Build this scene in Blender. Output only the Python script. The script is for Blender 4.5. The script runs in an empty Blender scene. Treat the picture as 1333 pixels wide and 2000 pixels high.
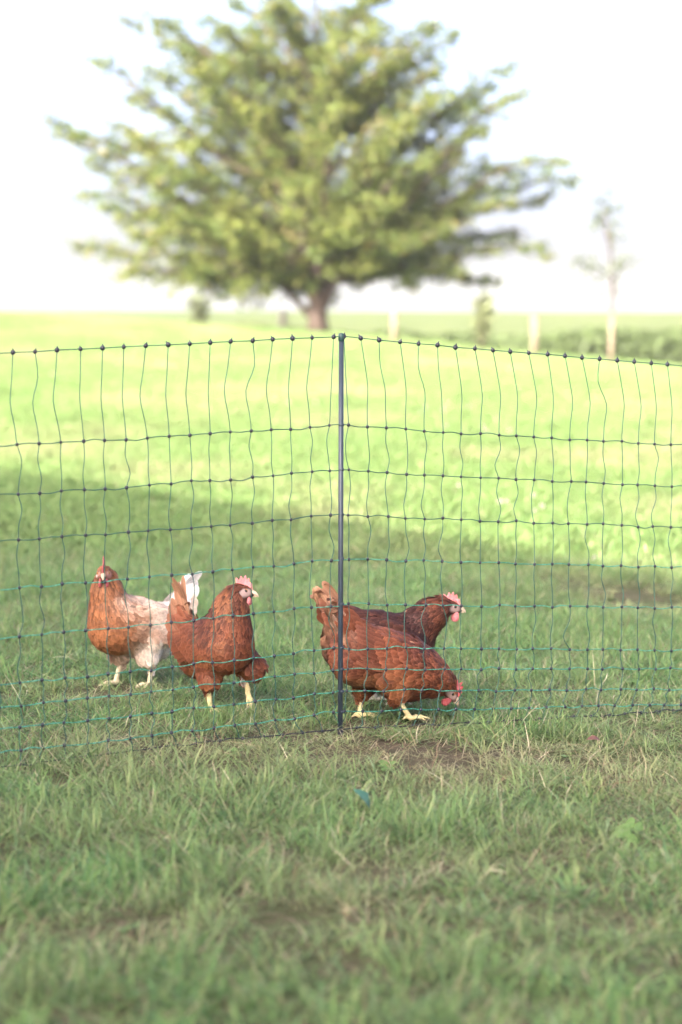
import bpy, math, random
import numpy as np
from mathutils import Vector, Matrix
from mathutils.bvhtree import BVHTree

random.seed(7)
RNG = np.random.default_rng(11)
C = bpy.context.scene.collection
SC = bpy.context.scene
rad = math.radians

# ------------------------------------------------------------------ camera
FPX, CXP, CYP = 4722.0, 666.5, 1000.0          # 85 mm lens on a 36 mm tall portrait frame, in photo pixels
CAM_Z, PITCH = 1.12, rad(4.84)
cd = bpy.data.cameras.new('camera')
cam = bpy.data.objects.new('camera', cd); C.objects.link(cam); SC.camera = cam
cam.location = (0, 0, CAM_Z); cam.rotation_euler = (rad(90) - PITCH, 0, 0)
cd.sensor_fit = 'VERTICAL'; cd.sensor_height = 36.0; cd.sensor_width = 24.0; cd.lens = 85.0
cd.clip_start = 0.1; cd.clip_end = 6000
cd.dof.use_dof = True; cd.dof.focus_distance = 6.5; cd.dof.aperture_fstop = 2.6

# ------------------------------------------------------------------ sky, sun, exposure
SUN_EL = rad(26)
SUN_TO = Vector((-0.60, -0.80, 0)).normalized()      # horizontal direction towards the sun (behind the camera, to the left)
world = bpy.data.worlds.new('World'); SC.world = world; world.use_nodes = True
wn = world.node_tree.nodes; wl = world.node_tree.links
bgn = wn['Background']
sky = wn.new('ShaderNodeTexSky'); sky.sky_type = 'NISHITA'; sky.sun_disc = False
sky.sun_elevation = SUN_EL
sky.sun_rotation = math.atan2(SUN_TO.x, SUN_TO.y)
sky.altitude = 0; sky.air_density = 0.24; sky.dust_density = 5.0; sky.ozone_density = 0.0
wl.new(sky.outputs[0], bgn.inputs[0]); bgn.inputs[1].default_value = 0.15
sd = bpy.data.lights.new('sun', 'SUN'); so = bpy.data.objects.new('sun', sd); C.objects.link(so)
sd.energy = 2.4; sd.angle = rad(0.53); sd.color = (1.0, 0.93, 0.80)
sv = Vector((SUN_TO.x * math.cos(SUN_EL), SUN_TO.y * math.cos(SUN_EL), math.sin(SUN_EL)))
so.rotation_euler = sv.to_track_quat('Z', 'Y').to_euler(); so.location = (-8, -10, 12)
vs = SC.view_settings
vs.view_transform = 'Standard'; vs.look = 'None'; vs.gamma = 1.0; vs.use_curve_mapping = False
vs.exposure = 2.98
SC.render.engine = 'CYCLES'
cy = SC.cycles
cy.use_denoising = True
cy.max_bounces = 8; cy.diffuse_bounces = 4; cy.glossy_bounces = 2; cy.transmission_bounces = 4; cy.transparent_max_bounces = 8; cy.volume_bounces = 1
cy.sample_clamp_indirect = 6.0

# ------------------------------------------------------------------ helpers
FWD = Vector((0, math.cos(PITCH), -math.sin(PITCH))); UP = Vector((0, math.sin(PITCH), math.cos(PITCH)))

def at(px, py, depth):
    """The real place seen at photo pixel (px, py), that many metres in front of the camera."""
    return Vector((0, 0, CAM_Z)) + FWD * depth + Vector((1, 0, 0)) * ((px - CXP) / FPX * depth) + UP * (-(py - CYP) / FPX * depth)

def srgb(r, g, b):
    f = lambda c: (c / 255 / 12.92) if c / 255 <= 0.04045 else ((c / 255 + 0.055) / 1.055) ** 2.4
    return np.array((f(r), f(g), f(b)))

def make_mesh(name, verts, faces, smooth=True, colors=None):
    """faces: a list of index lists, or an (n,k) int array."""
    me = bpy.data.meshes.new(name)
    v = np.asarray(verts, dtype=np.float32).reshape(-1, 3)
    me.vertices.add(len(v)); me.vertices.foreach_set('co', v.ravel())
    if isinstance(faces, np.ndarray):
        n, k = faces.shape
        loops = faces.ravel(); starts = np.arange(n) * k; tot = np.full(n, k)
    else:
        loops = np.array([i for f in faces for i in f]); tot = np.array([len(f) for f in faces])
        starts = np.concatenate(([0], np.cumsum(tot)[:-1]))
    me.loops.add(len(loops)); me.loops.foreach_set('vertex_index', loops.astype(np.int32))
    me.polygons.add(len(tot)); me.polygons.foreach_set('loop_start', starts.astype(np.int32))
    me.polygons.foreach_set('loop_total', tot.astype(np.int32))
    me.update(calc_edges=True); me.validate()
    if smooth:
        me.polygons.foreach_set('use_smooth', np.ones(len(me.polygons), dtype=bool))
    if colors is not None:
        a = me.attributes.new('tint', 'FLOAT_COLOR', 'POINT')
        c = np.ones((len(v), 4), dtype=np.float32); c[:, :3] = colors
        a.data.foreach_set('color', c.ravel())
    return me

def obj(name, me, mat=None, parent=None):
    o = bpy.data.objects.new(name, me); C.objects.link(o)
    if mat is not None and not me.materials: me.materials.append(mat)
    if parent is not None: o.parent = parent
    return o

def tag(o, label=None, cat=None, group=None, kind=None):
    if label: o['label'] = label
    if cat: o['category'] = cat
    if group: o['group'] = group
    if kind: o['kind'] = kind
    return o

def empty(name, loc=(0, 0, 0), rz=0.0):
    o = bpy.data.objects.new(name, None); C.objects.link(o)
    o.location = loc; o.rotation_euler = (0, 0, rz); o.empty_display_size = 0.1
    return o

class MB:
    """Collects shapes into one mesh."""
    def __init__(s): s.v = []; s.f = []; s.c = []; s.n = 0
    def add(s, v, f, col=None):
        v = np.asarray(v, float).reshape(-1, 3)
        s.v.append(v); s.f += [[i + s.n for i in q] for q in f]
        s.c.append(np.tile(np.asarray(col if col is not None else (1, 1, 1), float), (len(v), 1)) if np.ndim(col) < 2 else np.asarray(col))
        s.n += len(v)
    def tube(s, pts, r, sides=6, col=None, cap=True):
        P = np.asarray(pts, float); n = len(P)
        R = np.full(n, r, float) if np.isscalar(r) else np.asarray(r, float)
        T = np.gradient(P, axis=0); T /= np.linalg.norm(T, axis=1)[:, None] + 1e-12
        ref = np.array((0, 0, 1.0)) if abs(T[:, 2]).mean() < 0.8 else np.array((1.0, 0, 0))
        A = np.cross(T, ref); A /= np.linalg.norm(A, axis=1)[:, None]; B = np.cross(A, T)
        th = np.arange(sides) * 2 * math.pi / sides
        V = P[:, None] + R[:, None, None] * (np.cos(th)[None, :, None] * A[:, None] + np.sin(th)[None, :, None] * B[:, None])
        f = []
        for i in range(n - 1):
            for k in range(sides):
                k2 = (k + 1) % sides
                f.append((i * sides + k, i * sides + k2, (i + 1) * sides + k2, (i + 1) * sides + k))
        if cap: f += [tuple(range(sides))[::-1], tuple((n - 1) * sides + k for k in range(sides))]
        s.add(V.reshape(-1, 3), f, col)
    def box(s, lo, hi, col=None, bev=0.0):
        x0, y0, z0 = lo; x1, y1, z1 = hi
        if bev <= 0:
            v = [(x, y, z) for z in (z0, z1) for y in (y0, y1) for x in (x0, x1)]
            s.add(v, [(0, 2, 3, 1), (4, 5, 7, 6), (0, 1, 5, 4), (2, 6, 7, 3), (0, 4, 6, 2), (1, 3, 7, 5)], col)
        else:
            prof = [(z0, bev), (z0 + bev, 0), (z1 - bev, 0), (z1, bev)]
            v = []; f = []
            for z, i in prof:
                q = [(x0 + i + bev, y0 + i), (x1 - i - bev, y0 + i), (x1 - i, y0 + i + bev), (x1 - i, y1 - i - bev),
                     (x1 - i - bev, y1 - i), (x0 + i + bev, y1 - i), (x0 + i, y1 - i - bev), (x0 + i, y0 + i + bev)]
                v += [(a, b, z) for a, b in q]
            for r in range(3):
                for k in range(8):
                    f.append((r * 8 + k, r * 8 + (k + 1) % 8, (r + 1) * 8 + (k + 1) % 8, (r + 1) * 8 + k))
            f += [tuple(range(8))[::-1], tuple(24 + k for k in range(8))]
            s.add(v, f, col)
    def build(s, name, mat, parent=None, smooth=True, color=False):
        me = make_mesh(name, np.concatenate(s.v), s.f, smooth, np.concatenate(s.c) if color else None)
        return obj(name, me, mat, parent)

_H = np.random.default_rng(5).random((256, 256))
def vnoise(x, y):
    x = np.asarray(x, float); y = np.asarray(y, float)
    xi = np.floor(x).astype(int); yi = np.floor(y).astype(int); fx = x - xi; fy = y - yi
    fx = fx * fx * (3 - 2 * fx); fy = fy * fy * (3 - 2 * fy)
    h = lambda a, b: _H[a % 256, b % 256]
    return (h(xi, yi) * (1 - fx) + h(xi + 1, yi) * fx) * (1 - fy) + (h(xi, yi + 1) * (1 - fx) + h(xi + 1, yi + 1) * fx) * fy
def fbm(x, y, o=3):
    s = 0; a = 0.5; t = 0
    for i in range(o):
        s = s + a * vnoise(x * 2 ** i + 17.3 * i, y * 2 ** i + 9.1 * i); t += a; a *= 0.5
    return s / t
def sstep(a, b, x):
    t = np.clip((np.asarray(x, float) - a) / (b - a), 0, 1); return t * t * (3 - 2 * t)

# ------------------------------------------------------------------ materials
def nodes(name):
    m = bpy.data.materials.new(name); m.use_nodes = True
    nt = m.node_tree; nt.nodes.clear()
    out = nt.nodes.new('ShaderNodeOutputMaterial')
    return m, nt, out

def principled(name, col, rough=0.6, noise=None, bump=0.0, metallic=0.0, spec=0.5, scale=40.0, subsurf=0.0):
    """One base colour, broken up by a fine noise between col and noise, with optional fine bump."""
    m, nt, out = nodes(name)
    b = nt.nodes.new('ShaderNodeBsdfPrincipled'); nt.links.new(b.outputs[0], out.inputs[0])
    b.inputs['Roughness'].default_value = rough; b.inputs['Metallic'].default_value = metallic
    b.inputs['Specular IOR Level'].default_value = spec
    if subsurf: b.inputs['Subsurface Weight'].default_value = subsurf; b.inputs['Subsurface Radius'].default_value = (0.006, 0.002, 0.001)
    tc = nt.nodes.new('ShaderNodeTexCoord'); nz = nt.nodes.new('ShaderNodeTexNoise')
    nz.inputs['Scale'].default_value = scale; nz.inputs['Detail'].default_value = 5
    nt.links.new(tc.outputs['Object'], nz.inputs['Vector'])
    rmp = nt.nodes.new('ShaderNodeValToRGB')
    c2 = noise if noise is not None else tuple(0.7 * c for c in col)
    rmp.color_ramp.elements[0].position = 0.35; rmp.color_ramp.elements[1].position = 0.65
    rmp.color_ramp.elements[0].color = (*c2, 1); rmp.color_ramp.elements[1].color = (*col, 1)
    nt.links.new(nz.outputs['Fac'], rmp.inputs[0]); nt.links.new(rmp.outputs[0], b.inputs['Base Color'])
    if bump:
        bp = nt.nodes.new('ShaderNodeBump'); bp.inputs['Strength'].default_value = bump; bp.inputs['Distance'].default_value = 0.01
        nt.links.new(nz.outputs['Fac'], bp.inputs['Height']); nt.links.new(bp.outputs[0], b.inputs['Normal'])
    return m

def tint_mat(name, rough=0.7, trans=0.0, spec=0.3, vary=0.0, noise_scale=0, noise_amt=0.0, instanced=False, dry=None, subsurf=0.0):
    """Colour from the mesh's own 'tint', varied per instance / by noise, with optional light through the leaf."""
    m, nt, out = nodes(name)
    at_ = nt.nodes.new('ShaderNodeAttribute'); at_.attribute_name = 'tint'
    col = at_.outputs['Color']
    if dry is not None:                                         # dry patches: an instance attribute fades the blade to straw
        pa = nt.nodes.new('ShaderNodeAttribute'); pa.attribute_name = 'dry'; pa.attribute_type = 'INSTANCER'
        mx = nt.nodes.new('ShaderNodeMix'); mx.data_type = 'RGBA'
        nt.links.new(pa.outputs['Fac'], mx.inputs['Factor']); nt.links.new(col, mx.inputs['A']); mx.inputs['B'].default_value = (*dry, 1)
        col = mx.outputs['Result']
    if vary:
        hs = nt.nodes.new('ShaderNodeHueSaturation')
        oi = nt.nodes.new('ShaderNodeObjectInfo')
        mr = nt.nodes.new('ShaderNodeMapRange'); mr.inputs['To Min'].default_value = 1 - vary; mr.inputs['To Max'].default_value = 1 + vary
        nt.links.new(oi.outputs['Random'], mr.inputs['Value']); nt.links.new(mr.outputs[0], hs.inputs['Value'])
        nt.links.new(col, hs.inputs['Color']); col = hs.outputs[0]
    if noise_amt:
        tc = nt.nodes.new('ShaderNodeTexCoord'); nz = nt.nodes.new('ShaderNodeTexNoise')
        nz.inputs['Scale'].default_value = noise_scale; nz.inputs['Detail'].default_value = 3
        nt.links.new(tc.outputs['Object'], nz.inputs['Vector'])
        mr2 = nt.nodes.new('ShaderNodeMapRange'); mr2.inputs['From Min'].default_value = 0.3; mr2.inputs['From Max'].default_value = 0.7
        mr2.inputs['To Min'].default_value = 1 - noise_amt; mr2.inputs['To Max'].default_value = 1 + noise_amt
        nt.links.new(nz.outputs['Fac'], mr2.inputs['Value'])
        h2 = nt.nodes.new('ShaderNodeHueSaturation'); nt.links.new(mr2.outputs[0], h2.inputs['Value']); nt.links.new(col, h2.inputs['Color'])
        col = h2.outputs[0]
    b = nt.nodes.new('ShaderNodeBsdfPrincipled'); b.inputs['Roughness'].default_value = rough
    b.inputs['Specular IOR Level'].default_value = spec
    if subsurf: b.inputs['Subsurface Weight'].default_value = subsurf; b.inputs['Subsurface Radius'].default_value = (0.006, 0.002, 0.001)
    nt.links.new(col, b.inputs['Base Color'])
    sh = b.outputs[0]
    if trans:
        t = nt.nodes.new('ShaderNodeBsdfTranslucent'); nt.links.new(col, t.inputs['Color'])
        ms = nt.nodes.new('ShaderNodeMixShader'); ms.inputs[0].default_value = trans
        nt.links.new(sh, ms.inputs[1]); nt.links.new(t.outputs[0], ms.inputs[2]); sh = ms.outputs[0]
    nt.links.new(sh, out.inputs[0])
    return m

def ground_mat(name, c1, c2, c3, s1=0.35, s2=6.0, bump=0.6):
    m, nt, out = nodes(name)
    b = nt.nodes.new('ShaderNodeBsdfPrincipled'); b.inputs['Roughness'].default_value = 0.95; b.inputs['Specular IOR Level'].default_value = 0.1
    nt.links.new(b.outputs[0], out.inputs[0])
    ge = nt.nodes.new('ShaderNodeNewGeometry')
    n1 = nt.nodes.new('ShaderNodeTexNoise'); n1.inputs['Scale'].default_value = s1; n1.inputs['Detail'].default_value = 6
    n2 = nt.nodes.new('ShaderNodeTexNoise'); n2.inputs['Scale'].default_value = s2; n2.inputs['Detail'].default_value = 8; n2.inputs['Roughness'].default_value = 0.7
    nt.links.new(ge.outputs['Position'], n1.inputs['Vector']); nt.links.new(ge.outputs['Position'], n2.inputs['Vector'])
    r = nt.nodes.new('ShaderNodeValToRGB'); r.color_ramp.elements[0].color = (*c1, 1); r.color_ramp.elements[1].color = (*c2, 1)
    r.color_ramp.elements[0].position = 0.38; r.color_ramp.elements[1].position = 0.62
    nt.links.new(n1.outputs['Fac'], r.inputs[0])
    mx = nt.nodes.new('ShaderNodeMix'); mx.data_type = 'RGBA'
    r2 = nt.nodes.new('ShaderNodeMapRange'); r2.inputs['From Min'].default_value = 0.45; r2.inputs['From Max'].default_value = 0.65
    nt.links.new(n2.outputs['Fac'], r2.inputs['Value']); nt.links.new(r2.outputs[0], mx.inputs['Factor'])
    nt.links.new(r.outputs[0], mx.inputs['A']); mx.inputs['B'].default_value = (*c3, 1)
    nt.links.new(mx.outputs['Result'], b.inputs['Base Color'])
    bp = nt.nodes.new('ShaderNodeBump'); bp.inputs['Strength'].default_value = bump; bp.inputs['Distance'].default_value = 0.03
    nt.links.new(n2.outputs['Fac'], bp.inputs['Height']); nt.links.new(bp.outputs[0], b.inputs['Normal'])
    return m

# ------------------------------------------------------------------ terrain
def ground_z(x, y):
    x = np.asarray(x, float); y = np.asarray(y, float)
    xp = np.clip(x, 0, 3)
    near = -0.05 * xp * np.clip(1 - (y - 12) / 10, 0, 1) * np.clip((y - 1) / 4, 0, 1)
    near = near + 0.016 * (fbm(x * 2.2, y * 2.2, 2) - 0.5) * np.clip(1 - (y - 14) / 10, 0, 1)
    t = sstep(13, 47, y)
    zc = 0.60 - 0.058 * np.clip(x, -14, 0) - 0.100 * np.clip(x, 0, 14)
    z = near * (1 - t) + zc * t
    dy = np.clip(y - 46, 0, None)
    z = z - 0.0016 * dy * dy * (y < 71) - (y >= 71) * (1.0 + 0.06 * np.clip(y - 71, 0, 12))
    return z

xs = np.unique(np.concatenate((np.linspace(-60, -4, 40), np.linspace(-4, 4, 161), np.linspace(4, 60, 40))))
ys = np.unique(np.concatenate((np.linspace(-30, 2, 30), np.linspace(2, 12, 200), np.linspace(12, 82, 140))))
GX, GY = np.meshgrid(xs, ys, indexing='ij')
GZ = ground_z(GX, GY)
idx = np.arange(GX.size).reshape(GX.shape)
quads = np.stack((idx[:-1, :-1], idx[1:, :-1], idx[1:, 1:], idx[:-1, 1:]), -1).reshape(-1, 4)
m_ground = ground_mat('earth_under_grass', (0.075, 0.060, 0.040), (0.060, 0.075, 0.028), (0.12, 0.095, 0.062), s1=0.9, s2=22.0)
tag(obj('meadow_ground', make_mesh('meadow_ground', np.stack((GX, GY, GZ), -1), quads), m_ground), kind='structure')

def far_z(x, y):
    t = sstep(60, 165, y)
    z = -1.5 * (1 - t) + 0.86 * t
    z = z - 0.010 * np.clip(x, -400, 400) * t * 0.30
    return z - 0.004 * np.clip(y - 170, 0, None)
fx = np.linspace(-900, 900, 61); fy = np.concatenate((np.linspace(60, 450, 60), np.linspace(460, 900, 20)))
FX, FY = np.meshgrid(fx, fy, indexing='ij'); FZ = far_z(FX, FY)
idx = np.arange(FX.size).reshape(FX.shape)
quads = np.stack((idx[:-1, :-1], idx[1:, :-1], idx[1:, 1:], idx[:-1, 1:]), -1).reshape(-1, 4)
m_far = ground_mat('far_crop', (0.080, 0.105, 0.034), (0.100, 0.120, 0.042), (0.065, 0.090, 0.028), s1=0.02, s2=0.5, bump=0.3)
tag(obj('far_field', make_mesh('far_field', np.stack((FX, FY, FZ), -1), quads), m_far), kind='structure')

# ------------------------------------------------------------------ volume box added to whiten the foot of the sky; far things pale too
hz = MB(); hz.box((-930, -60, -7), (930, 930, 11.5))
m_haze, nt_h, out_h = nodes('added_haze_air')
pv = nt_h.nodes.new('ShaderNodeVolumePrincipled'); pv.inputs['Density'].default_value = 0.00035
pv.inputs['Color'].default_value = (0.88, 0.93, 1.0, 1); pv.inputs['Anisotropy'].default_value = 0.0
nt_h.links.new(pv.outputs[0], out_h.inputs['Volume'])
tag(hz.build('added_haze', m_haze, None, False), kind='stuff')

# ------------------------------------------------------------------ unseen timber building added behind the camera to shade the hens
nrm = Vector((0.846, 0.533, 0)); along = Vector((-0.533, 0.846, 0))
base = Vector((0, 12.15, 0)) - nrm * 17.0
shade_barn = empty('shade_barn', base + along * 1.0, math.atan2(along.y, along.x))
tag(shade_barn, 'unseen tall timber building added behind the camera to shade the hens', 'shade_barn')
m_wood = principled('weathered_boards', (0.33, 0.27, 0.20), 0.85, (0.22, 0.18, 0.14), 0.4, scale=6)
m_roof = principled('shade_barn_tile', (0.24, 0.10, 0.07), 0.8, (0.15, 0.07, 0.05), 0.4, scale=8)
w = MB(); w.box((-17.5, 0.0, -0.6), (1.0, 9, 8.65)); w.build('wall', m_wood, shade_barn, False)
r = MB(); r.add([(-17.9, -0.25, 8.65), (1.4, -0.25, 8.65), (1.4, -0.25, 8.88), (-17.9, -0.25, 8.88), (-17.9, 9.4, 6.5), (1.4, 9.4, 6.5), (1.4, 9.4, 6.73), (-17.9, 9.4, 6.73)],
                [(0, 1, 2, 3), (3, 2, 6, 7), (4, 7, 6, 5), (0, 4, 5, 1), (0, 3, 7, 4), (1, 5, 6, 2)]); r.build('roof', m_roof, shade_barn, False)
for k in range(44):
    b_ = MB() if k == 0 else b_
    if k == 0:
        b_.box((-17.48, -0.03, -0.5), (-17.12, -0.002, 8.6)); first = b_.build('plank', m_wood, shade_barn, False)
    else:
        c_ = first.copy(); C.objects.link(c_); c_.parent = shade_barn; c_.location.x += 0.4 * k
d = MB(); d.box((-10, -0.08, 0), (-6, -0.034, 4.0)); d.build('door', m_roof, shade_barn, False)

# ------------------------------------------------------------------ grass
def clump(name, n, R, hmin, hmax, w, cols, weights, lean=0.5, droop=0.5, seed=0, segs=(0, .35, .7, 1.0)):
    g = np.random.default_rng(seed)
    V = []; F = []; K = []; nv = 0
    cols = np.asarray(cols)
    for i in range(n):
        a = g.random() * 2 * math.pi; rr = R * math.sqrt(g.random())
        p = np.array((rr * math.cos(a), rr * math.sin(a), -0.008))
        h = hmin + (hmax - hmin) * g.random() ** 1.4
        az = g.random() * 2 * math.pi; ln = lean * g.random() ** 0.8
        dirh = np.array((math.cos(az), math.sin(az), 0)); tw = g.normal(0, 0.5)
        side = np.array((-math.sin(az + tw), math.cos(az + tw), 0))
        c = cols[g.choice(len(cols), p=weights)] * (0.8 + 0.4 * g.random())
        dr = droop * g.random()
        ww = w * (0.6 + 0.7 * g.random())
        rows = []
        for t in segs:
            horiz = h * (ln * t + dr * t * t); vert = h * (t - 0.55 * dr * t * t) * math.cos(ln * 0.7)
            q = p + dirh * horiz + np.array((0, 0, vert))
            wd = ww * (1 - t) ** 0.55 * (0.75 + 0.5 * min(t * 3, 1)) * 0.5
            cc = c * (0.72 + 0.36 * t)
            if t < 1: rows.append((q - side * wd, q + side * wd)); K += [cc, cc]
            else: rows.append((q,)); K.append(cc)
        for r_ in rows: V += list(r_)
        m = len(segs) - 1
        for s in range(m - 1): F.append((nv + 2 * s, nv + 2 * s + 1, nv + 2 * s + 3, nv + 2 * s + 2))
        F.append((nv + 2 * m - 2, nv + 2 * m - 1, nv + 2 * m))
        nv += 2 * m + 1
    return make_mesh(name, V, F, True, np.array(K))

m_grass = tint_mat('grass_blade', 0.55, 0.42, 0.25, vary=0.22, dry=(0.35, 0.32, 0.18))
GREENS = [(0.150, 0.290, 0.098), (0.200, 0.335, 0.105), (0.110, 0.230, 0.102), (0.275, 0.34, 0.14), (0.46, 0.41, 0.27), (0.20, 0.31, 0.16), (0.20, 0.15, 0.09)]
def proto_collection(name, meshes, mat):
    col = bpy.data.collections.new(name)
    for i, me in enumerate(meshes):
        me.materials.append(mat)
        o = bpy.data.objects.new(name + '_%d' % i, me); col.objects.link(o)
    return col

def scatter(name, pts, rots, scl, pick, dry, col, kind='stuff'):
    me = bpy.data.meshes.new(name)
    me.vertices.add(len(pts)); me.vertices.foreach_set('co', np.asarray(pts, np.float32).ravel())
    a = me.attributes.new('rot', 'FLOAT_VECTOR', 'POINT'); a.data.foreach_set('vector', np.asarray(rots, np.float32).ravel())
    a = me.attributes.new('scl', 'FLOAT_VECTOR', 'POINT'); a.data.foreach_set('vector', np.asarray(scl, np.float32).ravel())
    a = me.attributes.new('pick', 'INT', 'POINT'); a.data.foreach_set('value', np.asarray(pick, np.int32))
    a = me.attributes.new('dry', 'FLOAT', 'POINT'); a.data.foreach_set('value', np.asarray(dry, np.float32))
    o = obj(name, me); tag(o, kind=kind)
    ng = bpy.data.node_groups.new(name + '_scatter', 'GeometryNodeTree')
    ng.interface.new_socket('Geometry', in_out='INPUT', socket_type='NodeSocketGeometry')
    ng.interface.new_socket('Geometry', in_out='OUTPUT', socket_type='NodeSocketGeometry')
    N = ng.nodes.new; L = ng.links.new
    gi = N('NodeGroupInput'); go = N('NodeGroupOutput')
    ci = N('GeometryNodeCollectionInfo'); ci.inputs['Collection'].default_value = col
    ci.inputs['Separate Children'].default_value = True; ci.inputs['Reset Children'].default_value = True
    def attr(nm, ty):
        n = N('GeometryNodeInputNamedAttribute'); n.data_type = ty; n.inputs['Name'].default_value = nm
        return n.outputs['Attribute']
    ip = N('GeometryNodeInstanceOnPoints')
    L(gi.outputs[0], ip.inputs['Points']); L(ci.outputs[0], ip.inputs['Instance'])
    ip.inputs['Pick Instance'].default_value = True
    L(attr('pick', 'INT'), ip.inputs['Instance Index']); L(attr('rot', 'FLOAT_VECTOR'), ip.inputs['Rotation']); L(attr('scl', 'FLOAT_VECTOR'), ip.inputs['Scale'])
    L(ip.outputs[0], go.inputs[0])
    md = o.modifiers.new('scatter', 'NODES'); md.node_group = ng
    return o

def bare(x, y):
    """How bare and trodden the turf is: 0 thick grass, 1 open soil."""
    b = np.zeros_like(x)
    for cx, cy, rx, ry, s in ((0.18, 5.98, 0.34, 0.24, 1.1), (0.50, 6.08, 0.32, 0.16, .8), (-0.38, 6.05, 0.35, 0.11, .75), (0.62, 5.9, 0.2, 0.12, .5), (-0.12, 5.85, .18, .09, .5),
                              (0.21, 5.55, .16, .06, .8), (-0.04, 4.3, 0.24, 0.16, 1.1), (-0.40, 4.22, 0.2, 0.16, 1.1), (0.1, 4.72, 0.22, 0.11, .9), (-.3, 4.95, .14, .08, .7), (.42, 4.4, .12, .1, .6), (-.15,5.1,.12,.06,.6), (.35,4.9,.14,.06,.6), (-0.8, 6.9, .3, .15, .6), (-.6, 7.05, .35, .1, .6), (-.25, 6.75, .3, .08, .5),
                              (0.17, 6.43, .16, .07, .75), (-0.33, 6.62, .12, .06, .5), (-0.60, 7.08, .16, .08, .5), (0.0, 6.2, .09, .12, .9), (1.20, 9.75, 0.24, 0.60, 1.3), (1.0, 10.3, 0.25, 0.35, .8)):
        b = np.maximum(b, s * np.exp(-((x - cx) / rx) ** 2 - ((y - cy) / ry) ** 2))
    b = b + 0.55 * (fbm(x * 5 + 3, y * 4) - 0.5)
    return np.clip(b, 0, 1)

def scatter_grass(name, y0, y1, margin, dens, col, npick, s0, s1, near=True, seed=1):
    g = np.random.default_rng(seed)
    W = 0.1412 * y1 + margin
    n = int(dens * 2 * W * (y1 - y0))
    x = g.uniform(-W, W, n); y = g.uniform(y0, y1, n)
    k = np.abs(x) < 0.1412 * y + margin
    x, y = x[k], y[k]
    if near:
        b = bare(x, y); pt = fbm(x * 3.1, y * 3.1)
        k = g.random(len(x)) > b * 0.92 - 0.1 * pt
        x, y, b, pt = x[k], y[k], b[k], pt[k]
        s = (s0 + (s1 - s0) * np.clip((pt - 0.25) * 2, 0, 1)) * (1 - 0.55 * b) * g.uniform(0.8, 1.2, len(x))
        # shorter where the hens keep it down, along the net
        s *= 1 - 0.22 * np.exp(-((y - 6.7) / 0.45) ** 2)
        dry = np.clip(0.40 * b + 0.5 * (fbm(x * 4 + 40, y * 4) - 0.44) + .05 + 0.50 * np.exp(-((y - 5.95) / 0.42) ** 2) * g.random(len(x)) ** 1.3, 0, 0.85)
    else:
        pt = fbm(x * 0.6, y * 0.35)
        s = (s0 + (s1 - s0) * pt) * g.uniform(0.8, 1.25, len(x))
        dry = np.clip(1.5 * (fbm(x * 0.9 + 9, y * 0.5) - 0.50) + 0.2 * g.random(len(x)) ** 3, 0, 0.7)
        bb = bare(x, y) * (y < 12); k = g.random(len(x)) > bb * .9
        x, y, s, dry = x[k], y[k], s[k], dry[k]
    z = ground_z(x, y)
    pts = np.stack((x, y, z), -1)
    rots = np.stack((g.normal(0, .10, len(x)), g.normal(0, .10, len(x)), g.uniform(0, 6.283, len(x))), -1)
    scl = np.stack((g.uniform(.8, 1.2, len(x)), g.uniform(.8, 1.2, len(x)), s), -1)
    return scatter(name, pts, rots, scl, g.integers(0, npick, len(x)), dry, col)

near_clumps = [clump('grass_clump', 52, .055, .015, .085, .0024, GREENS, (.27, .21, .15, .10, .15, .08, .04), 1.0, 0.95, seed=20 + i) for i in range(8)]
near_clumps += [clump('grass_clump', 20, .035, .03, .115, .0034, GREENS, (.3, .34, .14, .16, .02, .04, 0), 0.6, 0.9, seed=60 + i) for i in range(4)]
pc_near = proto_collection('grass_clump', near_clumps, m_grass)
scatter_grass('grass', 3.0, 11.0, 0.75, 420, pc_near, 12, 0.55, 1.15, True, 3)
FARG = [(0.165, 0.275, 0.092), (0.205, 0.305, 0.098), (0.225, 0.315, 0.11), (0.34, 0.34, 0.19)]
far_clumps = [clump('meadow_clump', 50, .16, .03, .095, .0085, FARG, (.34, .34, .26, .06), 0.8, 0.8, seed=90 + i, segs=(0, .5, 1.0)) for i in range(6)]
pc_far = proto_collection('meadow_clump', far_clumps, m_grass)
scatter_grass('meadow_grass', 10.6, 49.0, 1.6, 135, pc_far, 6, 0.5, 1.0, False, 5)

# dry straw lying and standing in the turf by the net
m_straw = tint_mat('dry_straw', 0.7, 0.2, 0.2, vary=0.25)
STRAW = [(0.50, 0.42, 0.27), (0.42, 0.34, 0.20), (0.58, 0.51, 0.36), (0.30, 0.22, 0.14)]
straw_clumps = []
for i in range(6):
    straw_clumps.append(clump('straw_clump', 4, .07, .04, .11, .0019, STRAW, (.4, .3, .2, .1), 1.25, 0.9, seed=130 + i))
pc_straw = proto_collection('straw_clump', straw_clumps, m_straw)
g = np.random.default_rng(8)
n = 1900
sx = g.uniform(-1.5, 1.7, n); sy = g.uniform(3.2, 8.2, n)
k = (np.abs(sx) < .1412 * sy + .5) & (g.random(n) < 0.12 + 0.75 * np.exp(-((sy - 6.0) / 0.35) ** 2) * (0.5 + (sx > 0) * .4) + 0.5 * bare(sx, sy))
sx, sy = sx[k], sy[k]
flat = g.random(len(sx)) < 0.55
rt = np.stack((np.where(flat, g.normal(0, 1.0, len(sx)), g.normal(0, .2, len(sx))), np.where(flat, g.normal(0, .5, len(sx)), 0), g.uniform(0, 6.28, len(sx))), -1)
sc_ = np.tile(g.uniform(.6, 1.2, len(sx))[:, None], (1, 3))
scatter('dry_straw', np.stack((sx, sy, ground_z(sx, sy) + 0.012), -1), rt, sc_, g.integers(0, 6, len(sx)), np.zeros(len(sx)), pc_straw)

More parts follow.
